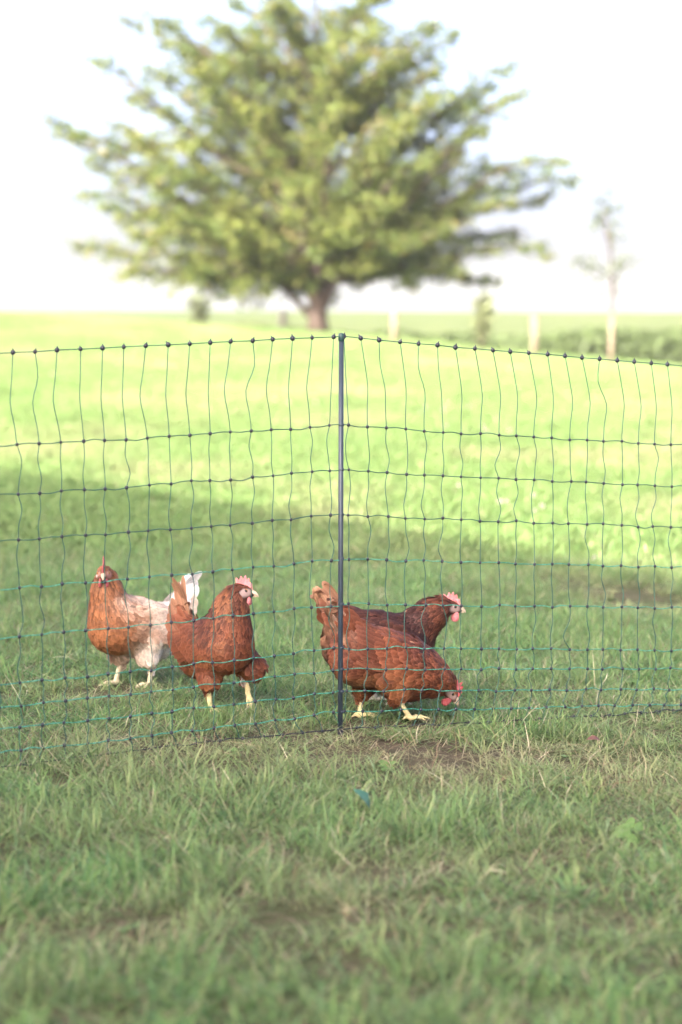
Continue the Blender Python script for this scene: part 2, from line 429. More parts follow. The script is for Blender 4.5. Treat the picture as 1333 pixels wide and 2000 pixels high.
# broad weed leaves among the turf
def leaf_rosette(seed):
    g = np.random.default_rng(seed); V = []; F = []; K = []; nv = 0
    for i in range(6):
        az = i * 1.05 + g.normal(0, .2); L = g.uniform(.035, .07); wd = L * g.uniform(.2, .32); el = g.uniform(.3, .9)
        d_ = np.array((math.cos(az), math.sin(az), 0)); s_ = np.array((-math.sin(az), math.cos(az), 0)); u = np.array((0, 0, 1.))
        c = np.array((.12, .21, .06)) * g.uniform(.8, 1.2)
        for t, ww in ((0, .15), (.3, .8), (.6, 1.), (.85, .6), (1., .05)):
            q = d_ * L * t * math.cos(el * (1 - .5 * t)) + u * (L * t * math.sin(el) - .4 * L * t * t)
            V += [q - s_ * wd * ww + u * .12 * wd, q, q + s_ * wd * ww + u * .12 * wd]; K += [c, c * .85, c]
        for r_ in range(4):
            for h in range(2):
                a = nv + r_ * 3 + h; F.append((a, a + 1, a + 4, a + 3))
        nv += 15
    return make_mesh('weed_rosette', V, F, True, np.array(K))
pc_weed = proto_collection('weed_rosette', [leaf_rosette(200 + i) for i in range(4)], tint_mat('weed_leaf', .5, .25, .35, vary=.2))
n = 130
wx = g.uniform(-1.7, 1.7, n); wy = g.uniform(3.2, 10.5, n)
scatter('broadleaf_weeds', np.stack((wx, wy, ground_z(wx, wy) + .008), -1), np.stack((g.normal(0, .2, n), g.normal(0, .2, n), g.uniform(0, 6.28, n)), -1),
        np.tile(g.uniform(.4, .8, n)[:, None], (1, 3)), g.integers(0, 4, n), np.zeros(n), pc_weed)

# pale clover heads out in the sunlit meadow
def clover_head(seed):
    b = MB(); g = np.random.default_rng(seed)
    b.tube([(0, 0, 0), (.004, 0, .05), (.006, .002, .10)], .0016, 4, (.12, .2, .06))
    for i in range(14):
        a = g.random() * 6.28; e = g.uniform(-.6, 1.5); r_ = .011
        p = np.array((.006 + r_ * math.cos(a) * math.cos(e), .002 + r_ * math.sin(a) * math.cos(e), .108 + r_ * math.sin(e)))
        q = .004
        b.add([p + (q, 0, 0), p + (0, q, 0), p - (q, 0, 0), p - (0, q, 0), p + (0, 0, q), p - (0, 0, q)],
              [(0, 1, 4), (1, 2, 4), (2, 3, 4), (3, 0, 4), (1, 0, 5), (2, 1, 5), (3, 2, 5), (0, 3, 5)], (.60, .58, .50))
    return make_mesh('clover_head', np.concatenate(b.v), b.f, True, np.concatenate(b.c))
pc_clover = proto_collection('clover_head', [clover_head(i) for i in range(3)], tint_mat('clover', .7, .3, .2))
cx_ = []; cy_ = []
for (px, py, sp, m) in ((865, 840, .35, 26), (905, 870, .6, 20), (1010, 1000, .25, 16), (985, 990, .5, 14), (300, 668, 1.2, 22), (545, 660, 1.5, 18), (600, 830, .6, 12), (420, 720, 3.0, 40), (900, 760, 2.5, 40), (1150, 1090, .4, 10), (200, 780, 2., 25)):
    y_ = CAM_Z * FPX / (py - 600) if py > 780 else 32.0
    cx_ += list((px - CXP) / FPX * y_ + g.normal(0, sp * .6, m // 4)); cy_ += list(y_ + g.normal(0, sp, m // 4))
cx_, cy_ = np.array(cx_), np.array(cy_); n = len(cx_)
scatter('clover_flowers', np.stack((cx_, cy_, ground_z(cx_, cy_)), -1), np.stack((g.normal(0, .15, n), g.normal(0, .15, n), g.uniform(0, 6, n)), -1),
        np.tile(g.uniform(.7, 1.1, n)[:, None], (1, 3)), g.integers(0, 3, n), np.zeros(n), pc_clover)

# ------------------------------------------------------------------ trees
m_bark = principled('bark', (0.060, 0.040, 0.030), 0.9, (0.035, 0.023, 0.018), 0.8, scale=14)
m_leaf = tint_mat('tree_leaf', 0.5, 0.35, 0.3)

def leaves_mesh(name, centers, dirs, size, cols, g, droop=0.3):
    """One folded leaf (two quads) per centre."""
    n = len(centers)
    az = g.uniform(0, 6.283, n); el = g.normal(-droop, .5, n)
    d_ = np.stack((np.cos(az) * np.cos(el), np.sin(az) * np.cos(el), np.sin(el)), -1)
    d_ = d_ + 0.7 * dirs; d_ /= np.linalg.norm(d_, axis=1)[:, None]
    up = np.tile((0, 0, 1.0), (n, 1)) + g.normal(0, .45, (n, 3))
    s_ = np.cross(d_, up); s_ /= np.linalg.norm(s_, axis=1)[:, None] + 1e-9
    u_ = np.cross(s_, d_)
    L = (size * g.uniform(.6, 1.25, n))[:, None]
    b0 = centers; t0 = centers + d_ * L; mid = centers + d_ * L * .45
    l0 = mid - s_ * L * .42 + u_ * L * .12; r0 = mid + s_ * L * .42 + u_ * L * .12
    V = np.stack((b0, l0, t0, r0), 1).reshape(-1, 3)
    i = np.arange(n) * 4
    F = np.concatenate((np.stack((i, i + 2, i + 1), -1), np.stack((i, i + 3, i + 2), -1)))
    K = np.repeat(cols, 4, axis=0)
    return make_mesh(name, V, F, False, K)

def branch_path(a, b, n, sag, g, wob=.05):
    a = np.asarray(a, float); b = np.asarray(b, float); L = np.linalg.norm(b - a)
    t = np.linspace(0, 1, n)[:, None]
    p = a + (b - a) * t
    p[:, 2] += sag * L * (4 * t[:, 0] * (1 - t[:, 0]))
    w_ = g.normal(0, wob * L, (n, 3)); w_[0] = w_[-1] = 0
    return p + w_ * .5

def smooth_limb(P):
    t = np.linspace(0, 1, 9)[:, None]
    return (1 - t) ** 2 * P[0] + 2 * t * (1 - t) * P[1] + t * t * P[2]

def big_tree():
    g = np.random.default_rng(42)
    D = 45.2
    foot = at(621, 662, D); foot.z = float(ground_z(foot.x, foot.y)) - .05
    root = empty('lone_tree', foot)
    tag(root, 'large spreading broadleaf tree with a short dark trunk on the meadow crest', 'tree')
    f0 = np.array(foot)
    W = MB()
    top = np.array(at(618, -150, D + .2)) - f0
    trunk_pts = np.array([(0, 0, 0), (.01, 0, .35), (.03, .02, .8), (.06, .0, 1.4), (.10, .05, 2.4), (.05, .02, 3.8), tuple(top * .8), tuple(top)])
    W.tube(trunk_pts, [.25, .18, .155, .14, .11, .08, .04, .015], 10)
    def trunk_at(z):
        return np.array([np.interp(z, trunk_pts[:, 2], trunk_pts[:, i]) for i in range(3)])
    # limbs: tip places read from the crown's outline plus fill in depth
    tips = []
    outline = [(150, 485, 0.8, 540), (225, 540, -.6, 560), (330, 532, .9, 560), (425, 560, -.3, 590), (480, 545, .6, 590), (95, 240, .3, 470), (105, 262, -.9, 480), (160, 380, -.4, 500), (195, 400, .6, 500),
               (200, 240, .2, 430), (190, 118, -.2, 400), (238, 35, .3, 380), (292, 28, -.5, 360), (335, 75, .8, 350), (430, 75, -.7, 330), (455, 5, .2, 300), (525, -20, 0, 250),
               (620, -150, 0, 100), (560, -110, .5, 150), (690, -110, -.5, 150), (755, -10, .3, 250), (845, 45, -.4, 330), (890, 60, .4, 350), (865, 110, -.9, 380), (1000, 128, .1, 420), (1030, 178, -.5, 440),
               (960, 165, .8, 430), (930, 260, .4, 440), (1130, 352, .2, 500), (1112, 315, -.6, 490), (1075, 385, .7, 510), (1065, 490, -.2, 540), (1010, 455, .9, 530), (968, 545, .3, 540), (895, 520, -.7, 560), (830, 500, .7, 570), (765, 505, -.4, 585), (715, 520, .5, 600)]
    outline += [(260, 460, -1.0, 0), (340, 430, -1.4, 0), (440, 440, -1.7, 0), (320, 330, -1.0, 0), (790, 470, -1.6, 0), (880, 440, -1.0, 0), (690, 430, -2.1, 0), (580, 360, -2.3, 0), (660, 210, -2.1, 0), (480, 200, -1.8, 0), (800, 230, -1.6, 0), (250, 250, -.5, 0), (350, 120, .5, 0), (285, 130, -.8, 0), (250, 185, .8, 0), (410, 140, -1.2, 0), (485, 60, .8, 0), (800, 90, .9, 0), (870, 170, -1.0, 0), (925, 205, .8, 0), (750, 50, -.9, 0),
                (690, 20, .8, 0), (560, 20, -.8, 0), (965, 330, .6, 0), (1000, 385, -.7, 0), (900, 300, .9, 0), (180, 320, .7, 0), (230, 420, .9, 0), (390, 230, .9, 0), (840, 140, .3, 0), (960, 250, -.6, 0)]
    for px, py, dy, _h in outline:
        tips.append(np.array(at(px, py, D + dy * 1.6)) - f0)
    c0 = np.array(at(620, 300, D)) - f0
    for i in range(42):                                           # towards and away from the viewer
        a = g.uniform(-1, 1); s = 1 if i % 2 else -1
        e = g.uniform(-.95, 1.0)
        rx = 3.4 * math.sqrt(max(0, 1 - e * e * .75)); 
        tips.append(c0 + np.array((rx * a, s * (3.6 * math.sqrt(max(.05, 1 - a * a * .8)) * math.sqrt(max(.08, 1 - .7 * e * e))) * g.uniform(.35, 1), 2.9 * e)))
    for (a_, b_, c_) in (((616, 628), (560, 565), (470, 480)), ((622, 620), (585, 520), (545, 400)), ((625, 610), (668, 530), (720, 430)), ((620, 600), (632, 500), (640, 380))):
        q0 = np.array(at(*a_, D)) - f0; q0[1] = .03; q1 = np.array(at(*b_, D - .25)) - f0; q2 = np.array(at(*c_, D - .6)) - f0
        W.tube(smooth_limb(np.array([q0, q1, q2])), np.linspace(.075, .028, 9), 7)
    cen = []; dr = []; shade = []
    for tp in tips:
        hor = math.hypot(tp[0], tp[1])
        z0 = np.clip(tp[2] - (.80 * hor + g.uniform(-.2, .3)), .95, top[2] * .93)
        p0 = trunk_at(z0)
        path = branch_path(p0, tp, 9, g.uniform(.02, .10), g, .035)
        L = np.linalg.norm(tp - p0)
        r0 = np.clip(.02 * L + .012, .015, .095)
        W.tube(path, np.linspace(r0, .008, 9), 5)
        # side twigs with leaf clusters along the outer two thirds
        n_tw = int(7 + L * 6.2)
        for j in range(n_tw):
            tq = .30 if tp[2] < 2.2 else .14; t = tq + (1 - tq) * (j + g.random()) / n_tw
            k = t * 8; i0 = min(int(k), 7); q = path[i0] * (1 - (k - i0)) + path[i0 + 1] * (k - i0)
            fw = path[i0 + 1] - path[i0]; fw /= np.linalg.norm(fw)
            sd_ = g.normal(0, 1, 3); sd_ -= fw * sd_.dot(fw); sd_[2] *= .45; sd_ /= np.linalg.norm(sd_) + 1e-9
            tl = (.80 * (1 - t) + .20) * g.uniform(.4, 1.25)
            d_ = fw * .75 + sd_ * .8; d_ /= np.linalg.norm(d_)
            e_ = q + d_ * tl + np.array((0, 0, -.06 * tl))
            if tl > .35: W.tube([q, (q + e_) / 2 + g.normal(0, .02, 3), e_], [.011, .008, .004], 4)
            m = int((13 + tl * 56) * (1 + .4 * t) * g.uniform(.5, 1.3))
            tt = g.random(m) ** .7
            pc = q + (e_ - q) * tt[:, None] + g.normal(0, 1, (m, 3)) * np.array((.085, .085, .052))
            cen.append(pc); dr.append(np.tile(d_, (m, 1))); shade.append(np.full(m, g.random()))
    cen = np.concatenate(cen); dr = np.concatenate(dr); sh = np.concatenate(shade)
    base = np.array((0.165, 0.190, 0.045)); alt = np.array((0.085, 0.130, 0.038)); warm = np.array((0.24, 0.21, 0.08))
    cols = base + (alt - base) * sh[:, None]
    wm = (g.random(len(sh)) < .05) | (sh > .985)
    cols[wm] = warm
    cols *= g.uniform(.75, 1.25, (len(sh), 1))
    W.build('trunk', m_bark, root)
    cr = obj('crown', leaves_mesh('crown', cen, dr, .088, cols, g), m_leaf, root); cr['kind'] = 'stuff'
    print('big tree leaves', len(cen))
big_tree()

def bush(name, label, px, py0, py1, wpx, D, n, col, seed, cat='bush', group=None):
    g = np.random.default_rng(seed)
    p1 = at(px, py1, D); p0 = at(px, py0, D); h = p0.z - p1.z; wd = wpx * D / FPX
    root = empty(name, p1); tag(root, label, cat, group)
    W = MB(); cen = []; dr = []
    for i in range(7):
        a = g.uniform(0, 6.28); rr = wd * .4 * math.sqrt(g.random())
        tip = np.array((rr * math.cos(a), rr * math.sin(a), h * g.uniform(.7, 1.)))
        W.tube(branch_path((rr * .15 * math.cos(a), rr * .15 * math.sin(a), 0), tip, 5, .02, g), np.linspace(.018, .005, 5), 5)
        m = n // 7; t = g.uniform(.2, 1.0, m)
        cen.append(tip * t[:, None] + g.normal(0, 1, (m, 3)) * np.array((wd * .16, wd * .16, h * .07))); dr.append(np.tile(tip / np.linalg.norm(tip), (m, 1)))
    cen = np.concatenate(cen); dr = np.concatenate(dr)
    cen[:, 2] = np.clip(cen[:, 2], .02, None)
    W.build('stems', m_bark, root)
    cr = obj('foliage', leaves_mesh('foliage', cen, dr, .09, np.array(col) * g.uniform(.7, 1.3, (len(cen), 1)), g), m_leaf, root); cr['kind'] = 'stuff'
bush('shrub', 'slim grey-green shrub standing at the field edge left of the lone tree', 392, 575, 645, 46, 50, 520, (.16, .19, .10), 3)
bush('shrub', 'pale green shrub below the low branches right of the lone tree', 940, 575, 680, 50, 42.5, 650, (.21, .24, .12), 4)

# young tree with white trunk guard
def sapling():
    g = np.random.default_rng(9); D = 40.0
    p1 = at(1193, 722, D); p1.z = float(ground_z(p1.x, p1.y)) - .02
    root = empty('young_tree', p1); tag(root, 'young thin tree with sparse leaves and a pale guard on its trunk', 'tree')
    f0 = np.array(p1); T = lambda x, y, dd=0: np.array(at(x, y, D + dd)) - f0
    W = MB()
    st = [np.array((0, 0, 0)), T(1195, 640), T(1197, 560), T(1193, 500), T(1185, 440), T(1180, 398)]
    W.tube(st, [.036, .032, .027, .02, .014, .007], 7)
    cen = []; dr = []
    for (a, b, n) in (((1197, 560), (1130, 510), 60), ((1197, 550), (1225, 512), 45), ((1193, 500), (1200, 440), 22), ((1186, 445), (1180, 400), 50), ((1195, 560), (1165, 575), 10), ((1196, 575), (1215, 560), 8), ((1188, 470), (1170, 440), 14)):
        A = T(*a); B = T(*b, g.normal(0, .25)); W.tube(branch_path(A, B, 5, .03, g), np.linspace(.013, .004, 5), 4)
        n = int(n * 1.5); t = g.uniform(.45, 1.05, n)
        cen.append(A + (B - A) * t[:, None] + g.normal(0, 1, (n, 3)) * np.array((.14, .14, .10))); dr.append(np.tile((B - A) / np.linalg.norm(B - A), (n, 1)))
    cen = np.concatenate(cen); dr = np.concatenate(dr)
    W.build('trunk', m_bark, root)
    cr = obj('crown', leaves_mesh('crown', cen, dr, .10, np.array((.085, .105, .05)) * g.uniform(.7, 1.3, (len(cen), 1)), g), m_leaf, root); cr['kind'] = 'stuff'
    G_ = MB(); top = T(1195, 612)[2]
    G_.tube([(0, 0, .02), (.01, 0, top * .5), (.02, 0, top)], [.040, .038, .037], 12); G_.build('trunk_guard', m_white, root)
m_white = principled('whitewashed_wood', (0.19, 0.150, 0.105), 0.85, (0.12, 0.092, 0.065), 0.2, scale=9)
sapling()

# white posts at the meadow edge
def post(px, py0, py1, wpx, D, label, mat, dark=False):
    p1 = at(px, py1, D); zg = float(ground_z(p1.x, p1.y)); zt = at(px, py0, D).z
    root = empty('edge_post', (p1.x, p1.y, zg)); tag(root, label, 'post', 'posts along the meadow edge')
    h = zt - zg; r_ = wpx * D / FPX / 2
    b_ = MB(); b_.tube([(0, 0, -.05), (.004, 0, h * .5), (.0, .004, h - r_ * .5)], [r_ * 1.05, r_, r_ * .97], 12); b_.build('post_shaft', mat, root)
    c_ = MB(); c_.tube([(0, .004, h - r_ * .5), (0, .004, h - r_ * .2), (0, .004, h)], [r_ * .98, r_ * .9, r_ * .55], 12); c_.build('post_top', mat, root)
post(770, 606, 672, 12, 42.5, 'pale round post just right of the lone tree', m_white)
post(1044, 613, 702, 12, 43, 'tall pale post between the pale shrub and the young tree', m_white)
post(553, 605, 655, 16, 49, 'thin grey post just left of the tree trunk', principled('grey_wood', (.25, .24, .20), .9, scale=9))

# dark low hedge beyond the meadow edge
def hedge(x0, x1, D, ytop, label, n, seed, col):
    g = np.random.default_rng(seed)
    a = at(x0, 640, D); b = at(x1, 640, D); zt = at(666, ytop, D).z
    zb = float(far_z(np.array(0.), np.array(D)))
    root = empty('field_hedge', ((a.x + b.x) / 2, D, zb)); tag(root, label, 'hedge')
    L = b.x - a.x; h = zt - zb
    x = g.uniform(-L / 2, L / 2, n); hh = h * (.80 + .3 * fbm(x * .5 + 50, x * 0 + seed)) 
    u = g.random(n); y = g.normal(0, .55, n) * 1.2; z = hh * np.where(g.random(n) < .45, 1 - .12 * u, u) * (1 - .12 * y * y).clip(.3, 1)
    st = MB()
    for i in range(int(L / .9)):
        xx = -L / 2 + .45 + .9 * i; st.tube([(xx, 0, -.1), (xx + g.normal(0, .06), g.normal(0, .1), h * .45), (xx + g.normal(0, .15), g.normal(0, .2), h * .8)], [.03, .02, .008], 5)
    q_ = st.build('stems', m_bark, root); q_['kind'] = 'stuff'
    cr = obj('foliage', leaves_mesh('foliage', np.stack((x, y, z), -1), np.zeros((n, 3)), .17, np.array(col) * g.uniform(.65, 1.35, (n, 1)), g), m_leaf, root); cr['kind'] = 'stuff'
hedge(735, 1560, 66, 641, 'low dense dark green hedge behind the pale posts', 24000, 5, (.12, .165, .065))
hedge(405, 600, 80, 632, 'low olive hedge in the distance left of the tree trunk', 7000, 6, (.12, .15, .05))

# ------------------------------------------------------------------ the net fence
K_FENCE = 1.30e-4; D_POST = 6.33
def fence_depth(px):
    return D_POST / (1 - K_FENCE * (px - 667))
def fpt(px, py): return np.array(at(px, py, fence_depth(px)))
ROW_L = [690, 871, 967, 1058, 1152, 1247, 1337, 1382, 1425, 1470, 1509]
ROW_P = [657, 830, 917, 1005, 1091, 1180, 1265, 1307, 1350, 1390, 1431]
ROW_R = [713, 868, 950, 1030, 1108, 1187, 1270, 1306, 1347, 1377, 1402]
TOPX = [25, 69, 112, 158, 201, 242, 285, 329, 371, 411, 451, 494, 533, 572, 610, 652, 672, 705, 741, 782, 818, 855, 890, 928, 963, 997, 1033, 1070, 1104, 1137, 1171, 1206, 1239, 1272, 1304]
ROW2X = [34, 77, 119, 164, 205, 247, 288, 331, 371, 411, 450, 491, 530, 568, 606, 644, 681, 718, 755, 793, 829, 866, 901, 939, 975, 1009, 1043, 1078, 1113, 1147, 1179, 1215, 1247, 1279, 1311]
TOPX = [-190, -147, -103, -60, -18] + TOPX + [1336, 1367, 1398, 1428, 1457, 1486, 1515]
ROW2X = [-182, -139, -95, -52, -9] + ROW2X + [1342, 1373, 1404, 1434, 1463, 1492, 1521]
def row_y(i, px):
    if px <= 667:
        t = (667 - px) / 667
        bow = (2.5 if i else 0) * math.sin(math.pi * min(t, 1.)) if i < 10 else 0
        return ROW_P[i] + (ROW_L[i] - ROW_P[i]) * (t if i else t * .95 + .05 * t * t) + bow
    t = (px - 667) / 643
    e = {0: .95, 10: .8}.get(i, .9)
    return ROW_P[i] + (ROW_R[i] - ROW_P[i]) * t ** e
fence = empty('net_fence', fpt(667, 1440))
tag(fence, 'green poultry net fence with black knots on a slim grey post', 'fence')
fence.location.z = float(ground_z(fence.location.x, fence.location.y))
F0 = np.array(fence.location)
def twine(name, c1, c2):
    m, nt, out = nodes(name)
    b = nt.nodes.new('ShaderNodeBsdfPrincipled'); b.inputs['Roughness'].default_value = .5; nt.links.new(b.outputs[0], out.inputs[0])
    tc = nt.nodes.new('ShaderNodeTexCoord'); wv = nt.nodes.new('ShaderNodeTexNoise'); wv.inputs['Scale'].default_value = 160
    nt.links.new(tc.outputs['Object'], wv.inputs['Vector'])
    r = nt.nodes.new('ShaderNodeValToRGB'); r.color_ramp.elements[0].color = (*c1, 1); r.color_ramp.elements[1].color = (*c2, 1)
    r.color_ramp.elements[0].position = .42; r.color_ramp.elements[1].position = .6
    nt.links.new(wv.outputs['Fac'], r.inputs[0]); nt.links.new(r.outputs[0], b.inputs['Base Color'])
    return m
m_green = twine('green_polywire', (.012, .15, .10), (.075, .31, .225))
m_cord = principled('upright_and_dimmed_cord', (.012, .085, .062), .5, (.010, .055, .044), scale=60)  # uprights, and the upper horizontal strands dimmed in colour
m_black = principled('black_plastic', (.018, .018, .03), .35, (.012, .012, .02), scale=60)
m_dark = principled('black_ground_cord', (.02, .022, .026), .6, scale=60)
nc = len(TOPX); g = np.random.default_rng(21)
KN = np.zeros((nc, 11, 3)); KP = np.zeros((nc, 11, 2))
for c in range(nc):
    dx = 0.0
    for i in range(11):
        if i == 0: px = TOPX[c]
        elif i == 1: px = ROW2X[c]
        else:
            side = 1 if ROW2X[c] > 667 else -1
            px = ROW2X[c] + (1.2 * (i - 1) if side < 0 and i < 7 else 0) + (7 if side < 0 and i >= 7 else 0) + g.normal(0, 1.4)
            if side > 0: px += {8: -4, 9: -8 - .006 * (px - 667), 10: -20 - .01 * (px - 667)}.get(i, 0)
            elif i == 10: px += 16 * (px > 250) * min(1, (px - 250) / 200)
        py = row_y(i, px) + (g.normal(0, 1.0) if 0 < i < 10 else g.normal(0, .5))
        KP[c, i] = (px, py); KN[c, i] = fpt(px, py) - F0
        KN[c, i, 1] += g.normal(0, .003)
        if i >= 9: KN[c, i, 2] = max(KN[c, i, 2], float(ground_z(KN[c, i, 0] + F0[0], KN[c, i, 1] + F0[1])) - F0[2] + (.018 if i == 10 else .03))
def smooth_path(P, k=4):
    P = np.asarray(P); out = []
    Q = np.vstack((2 * P[0] - P[1], P, 2 * P[-1] - P[-2]))
    for i in range(1, len(Q) - 2):
        for j in range(k):
            t = j / k
            out.append(.5 * ((2 * Q[i]) + (-Q[i - 1] + Q[i + 1]) * t + (2 * Q[i - 1] - 5 * Q[i] + 4 * Q[i + 1] - Q[i + 2]) * t * t + (-Q[i - 1] + 3 * Q[i] - 3 * Q[i + 1] + Q[i + 2]) * t ** 3))
    out.append(P[-1]); return np.array(out)
post_top = fpt(667, 655) - F0
for i in range(11):
    P = []
    for c in range(nc):
        P.append(KN[c, i])
        if c + 1 < nc and i > 0:
            mid = (KN[c, i] + KN[c + 1, i]) / 2; mid[2] += g.normal(0, .0022); P.append(mid)
    b_ = MB(); b_.tube(smooth_path(P, 3), .00135 if i < 10 else .0017, 6)
    b_.build('horizontal_strand', (m_cord if i < 4 else m_green) if i < 10 else m_dark, fence)  # upper rows use darker cord: dimming against bright background put into colour
for c in range(nc):
    P = []
    for i in range(11):
        P.append(KN[c, i])
        if i == 10: break
        a, b = KP[c, i], KP[c, i + 1]
        dep = fence_depth(a[0])
        def off(t, dx): 
            q = a * (1 - t) + b * t; return fpt(q[0] + dx, q[1]) - F0 + np.array((0, KN[c, i, 1] - (fpt(*a) - F0)[1], 0)) * (1 - t)
        if i == 0:
            left = a[0] < 667
            if abs(a[0] - 667) < 30: amp1 = amp2 = 0
            else:
                u = g.random(); amp = g.uniform(4, 13) * (.45 if u < .2 else 1)
                amp1, amp2 = (-.45 * amp, -amp) if left else (.55 * amp, amp * .9)
                if g.random() < .25: amp1 *= -.8
            P += [off(.28, amp1), off(.55, amp2), off(.80, amp2 * .35)]
        else:
            am = {1: 3.2, 2: 3.0, 3: 2.6, 4: 2.5, 5: 3., 6: 2.}.get(i, 2.6)
            P.append(off(.33, g.normal(0, am))); P.append(off(.7, g.normal(0, am)))
    b_ = MB(); b_.tube(smooth_path(P, 3), .00120, 6); b_.build('vertical_strand', m_cord, fence)
def knot_mesh(r_, cap):
    b_ = MB(); zs = [(-1, .25), (-.75, .75), (-.2, 1), (.3, .98), (.75, .72), (1, .3)] + ([(1.5, .22), (1.7, .08)] if cap else [])
    b_.tube([(0, 0, z * r_) for z, _ in zs], [q * r_ for _, q in zs], 8)
    return make_mesh('knot', np.concatenate(b_.v), b_.f)
km = knot_mesh(.0046, False); kt = knot_mesh(.0062, True); km.materials.append(m_black); kt.materials.append(m_black)
order = sorted([(c, i) for c in range(nc) for i in range(11)], key=lambda ci: (not (-8 < KP[ci][0] < 1341), -KP[ci][0] * 0 + KP[ci][0]))
rest = MB()
for q, (c, i) in enumerate(order):
    if q < 296:
        o = obj('knot', kt if i == 0 else km, None, fence); o.location = KN[c, i]
        o.rotation_euler = (g.normal(0, .25), g.normal(0, .25), g.random() * 6); s = g.uniform(.88, 1.12); o.scale = (s, s, s)
    else:
        me = kt if i == 0 else km
        v = np.array([x.co[:] for x in me.vertices]) + KN[c, i]; rest.add(v, [tuple(p.vertices) for p in me.polygons])
o = rest.build('distant_knot', m_black, fence); o['kind'] = 'stuff'
# post
m_post = principled('grey_blue_plastic', (.030, .043, .060), .42, (.024, .034, .048), .08, scale=30)
m_cap = principled('dark_green_cap', (.02, .06, .055), .4, scale=30)
m_steel = principled('steel_spike', (.45, .43, .40), .35, (.25, .2, .16), metallic=.8, scale=50)
ptop = fpt(667, 657) - F0; pbot = fpt(665, 1437) - F0
b_ = MB(); b_.tube([pbot, (pbot + ptop) / 2, ptop - (0, 0, .012)], .0066, 12); b_.build('post', m_post, fence)
b_ = MB(); b_.tube([ptop + (0, 0, z) for z in (-.013, -.011, -.002, .004, .007, .009)], [.0067, .0082, .0082, .0078, .0066, .003], 12); b_.build('post_cap', m_cap, fence)
b_ = MB(); b_.tube([pbot + (0, 0, z) for z in (.014, .012, -.004, -.010)], [.0068, .0078, .0078, .005], 12); b_.build('post_foot', m_black, fence)
b_ = MB(); b_.tube([pbot + (0, 0, z) for z in (-.008, -.03, -.12, -.16)], [.0042, .0038, .0036, .0008], 8); b_.build('spike', m_steel, fence)
for i in range(1, 10):
    p = fpt(667, row_y(i, 667)) - F0
    b_ = MB(); b_.tube([p + (0, 0, z) for z in (-.0035, -.0022, .0022, .0035)], [.0067, .0078, .0078, .0067], 10); b_.build('clip', m_post, fence)

# ------------------------------------------------------------------ hens
def ell(P, c, s, pitch=0.0):
    q = P - np.asarray(c, np.float32)
    if pitch:
        cp, sp = math.cos(pitch), math.sin(pitch)
        q = np.stack((q[..., 0] * cp + q[..., 2] * sp, q[..., 1], -q[..., 0] * sp + q[..., 2] * cp), -1)
    k0 = np.sqrt(((q / np.asarray(s, np.float32)) ** 2).sum(-1)); k1 = np.sqrt(((q / np.asarray(s, np.float32) ** 2) ** 2).sum(-1)) + 1e-9
    return k0 * (k0 - 1) / k1
def rcone(P, a, b, r1, r2):
    a = np.asarray(a, np.float32); b = np.asarray(b, np.float32); ba = b - a
    t = np.clip(((P - a) @ ba) / (ba @ ba), 0, 1)
    return np.linalg.norm(P - a - t[..., None] * ba, axis=-1) - (r1 + (r2 - r1) * t)
def smin(a, b, k):
    h = np.clip(.5 + .5 * (b - a) / k, 0, 1); return b + (a - b) * h - k * h * (1 - h)

def surface_nets(Fv, org, h):
    ins = Fv < 0; nx, ny, nz = Fv.shape
    acc = np.zeros((nx, ny, nz, 3), np.float32); cnt = np.zeros((nx, ny, nz), np.float32); edges = []
    for ax in range(3):
        sl0 = [slice(None)] * 3; sl1 = [slice(None)] * 3; sl0[ax] = slice(0, -1); sl1[ax] = slice(1, None)
        cr = ins[tuple(sl0)] != ins[tuple(sl1)]
        I = np.argwhere(cr)
        J = I.copy(); J[:, ax] += 1
        f0 = Fv[tuple(I.T)]; f1 = Fv[tuple(J.T)]; t = f0 / (f0 - f1)
        p = I.astype(np.float32); p[:, ax] += t
        o1, o2 = [(1, 2), (2, 0), (0, 1)][ax]
        ok = (I[:, o1] > 0) & (I[:, o2] > 0); I = I[ok]; p = p[ok]; f0 = f0[ok]
        cells = []
        for d1, d2 in ((1, 1), (0, 1), (0, 0), (1, 0)):
            Cc = I.copy(); Cc[:, o1] -= d1; Cc[:, o2] -= d2
            np.add.at(acc, tuple(Cc.T), p); np.add.at(cnt, tuple(Cc.T), 1); cells.append(Cc)
        edges.append((cells, f0 < 0))
    use = cnt > 0
    ids = -np.ones(cnt.shape, np.int64); ids[use] = np.arange(use.sum())
    V = acc[use] / cnt[use][:, None] * h + np.asarray(org)
    Q = []
    for cells, flip in edges:
        q = np.stack([ids[tuple(c.T)] for c in cells], -1)
        q[~flip] = q[~flip][:, ::-1]
        Q.append(q)
    return V, np.concatenate(Q)

m_skin = tint_mat('hen_body', .8, 0, .2, noise_scale=220, noise_amt=.12)
def feather_material():
    m = tint_mat('feather', .62, .10, .25, noise_scale=260, noise_amt=.16)
    return m
m_feather = feather_material()
m_red = principled('comb_skin', (.50, .11, .11), .55, (.40, .07, .08), .5, scale=260, subsurf=.25)
m_pinkc = principled('pale_comb_skin', (.72, .25, .25), .5, (.62, .17, .18), .5, scale=260, subsurf=.25)
m_beak = principled('beak_horn', (.55, .42, .30), .4, (.40, .28, .19), .1, scale=90)
m_eye = tint_mat('eye', .12, 0, .6)
m_lobe = principled('ear_lobe', (.55, .46, .42), .6, (.46, .30, .28), .3, scale=150)

class Hen: pass

def rowmat(rows):
    return np.array(rows, float)

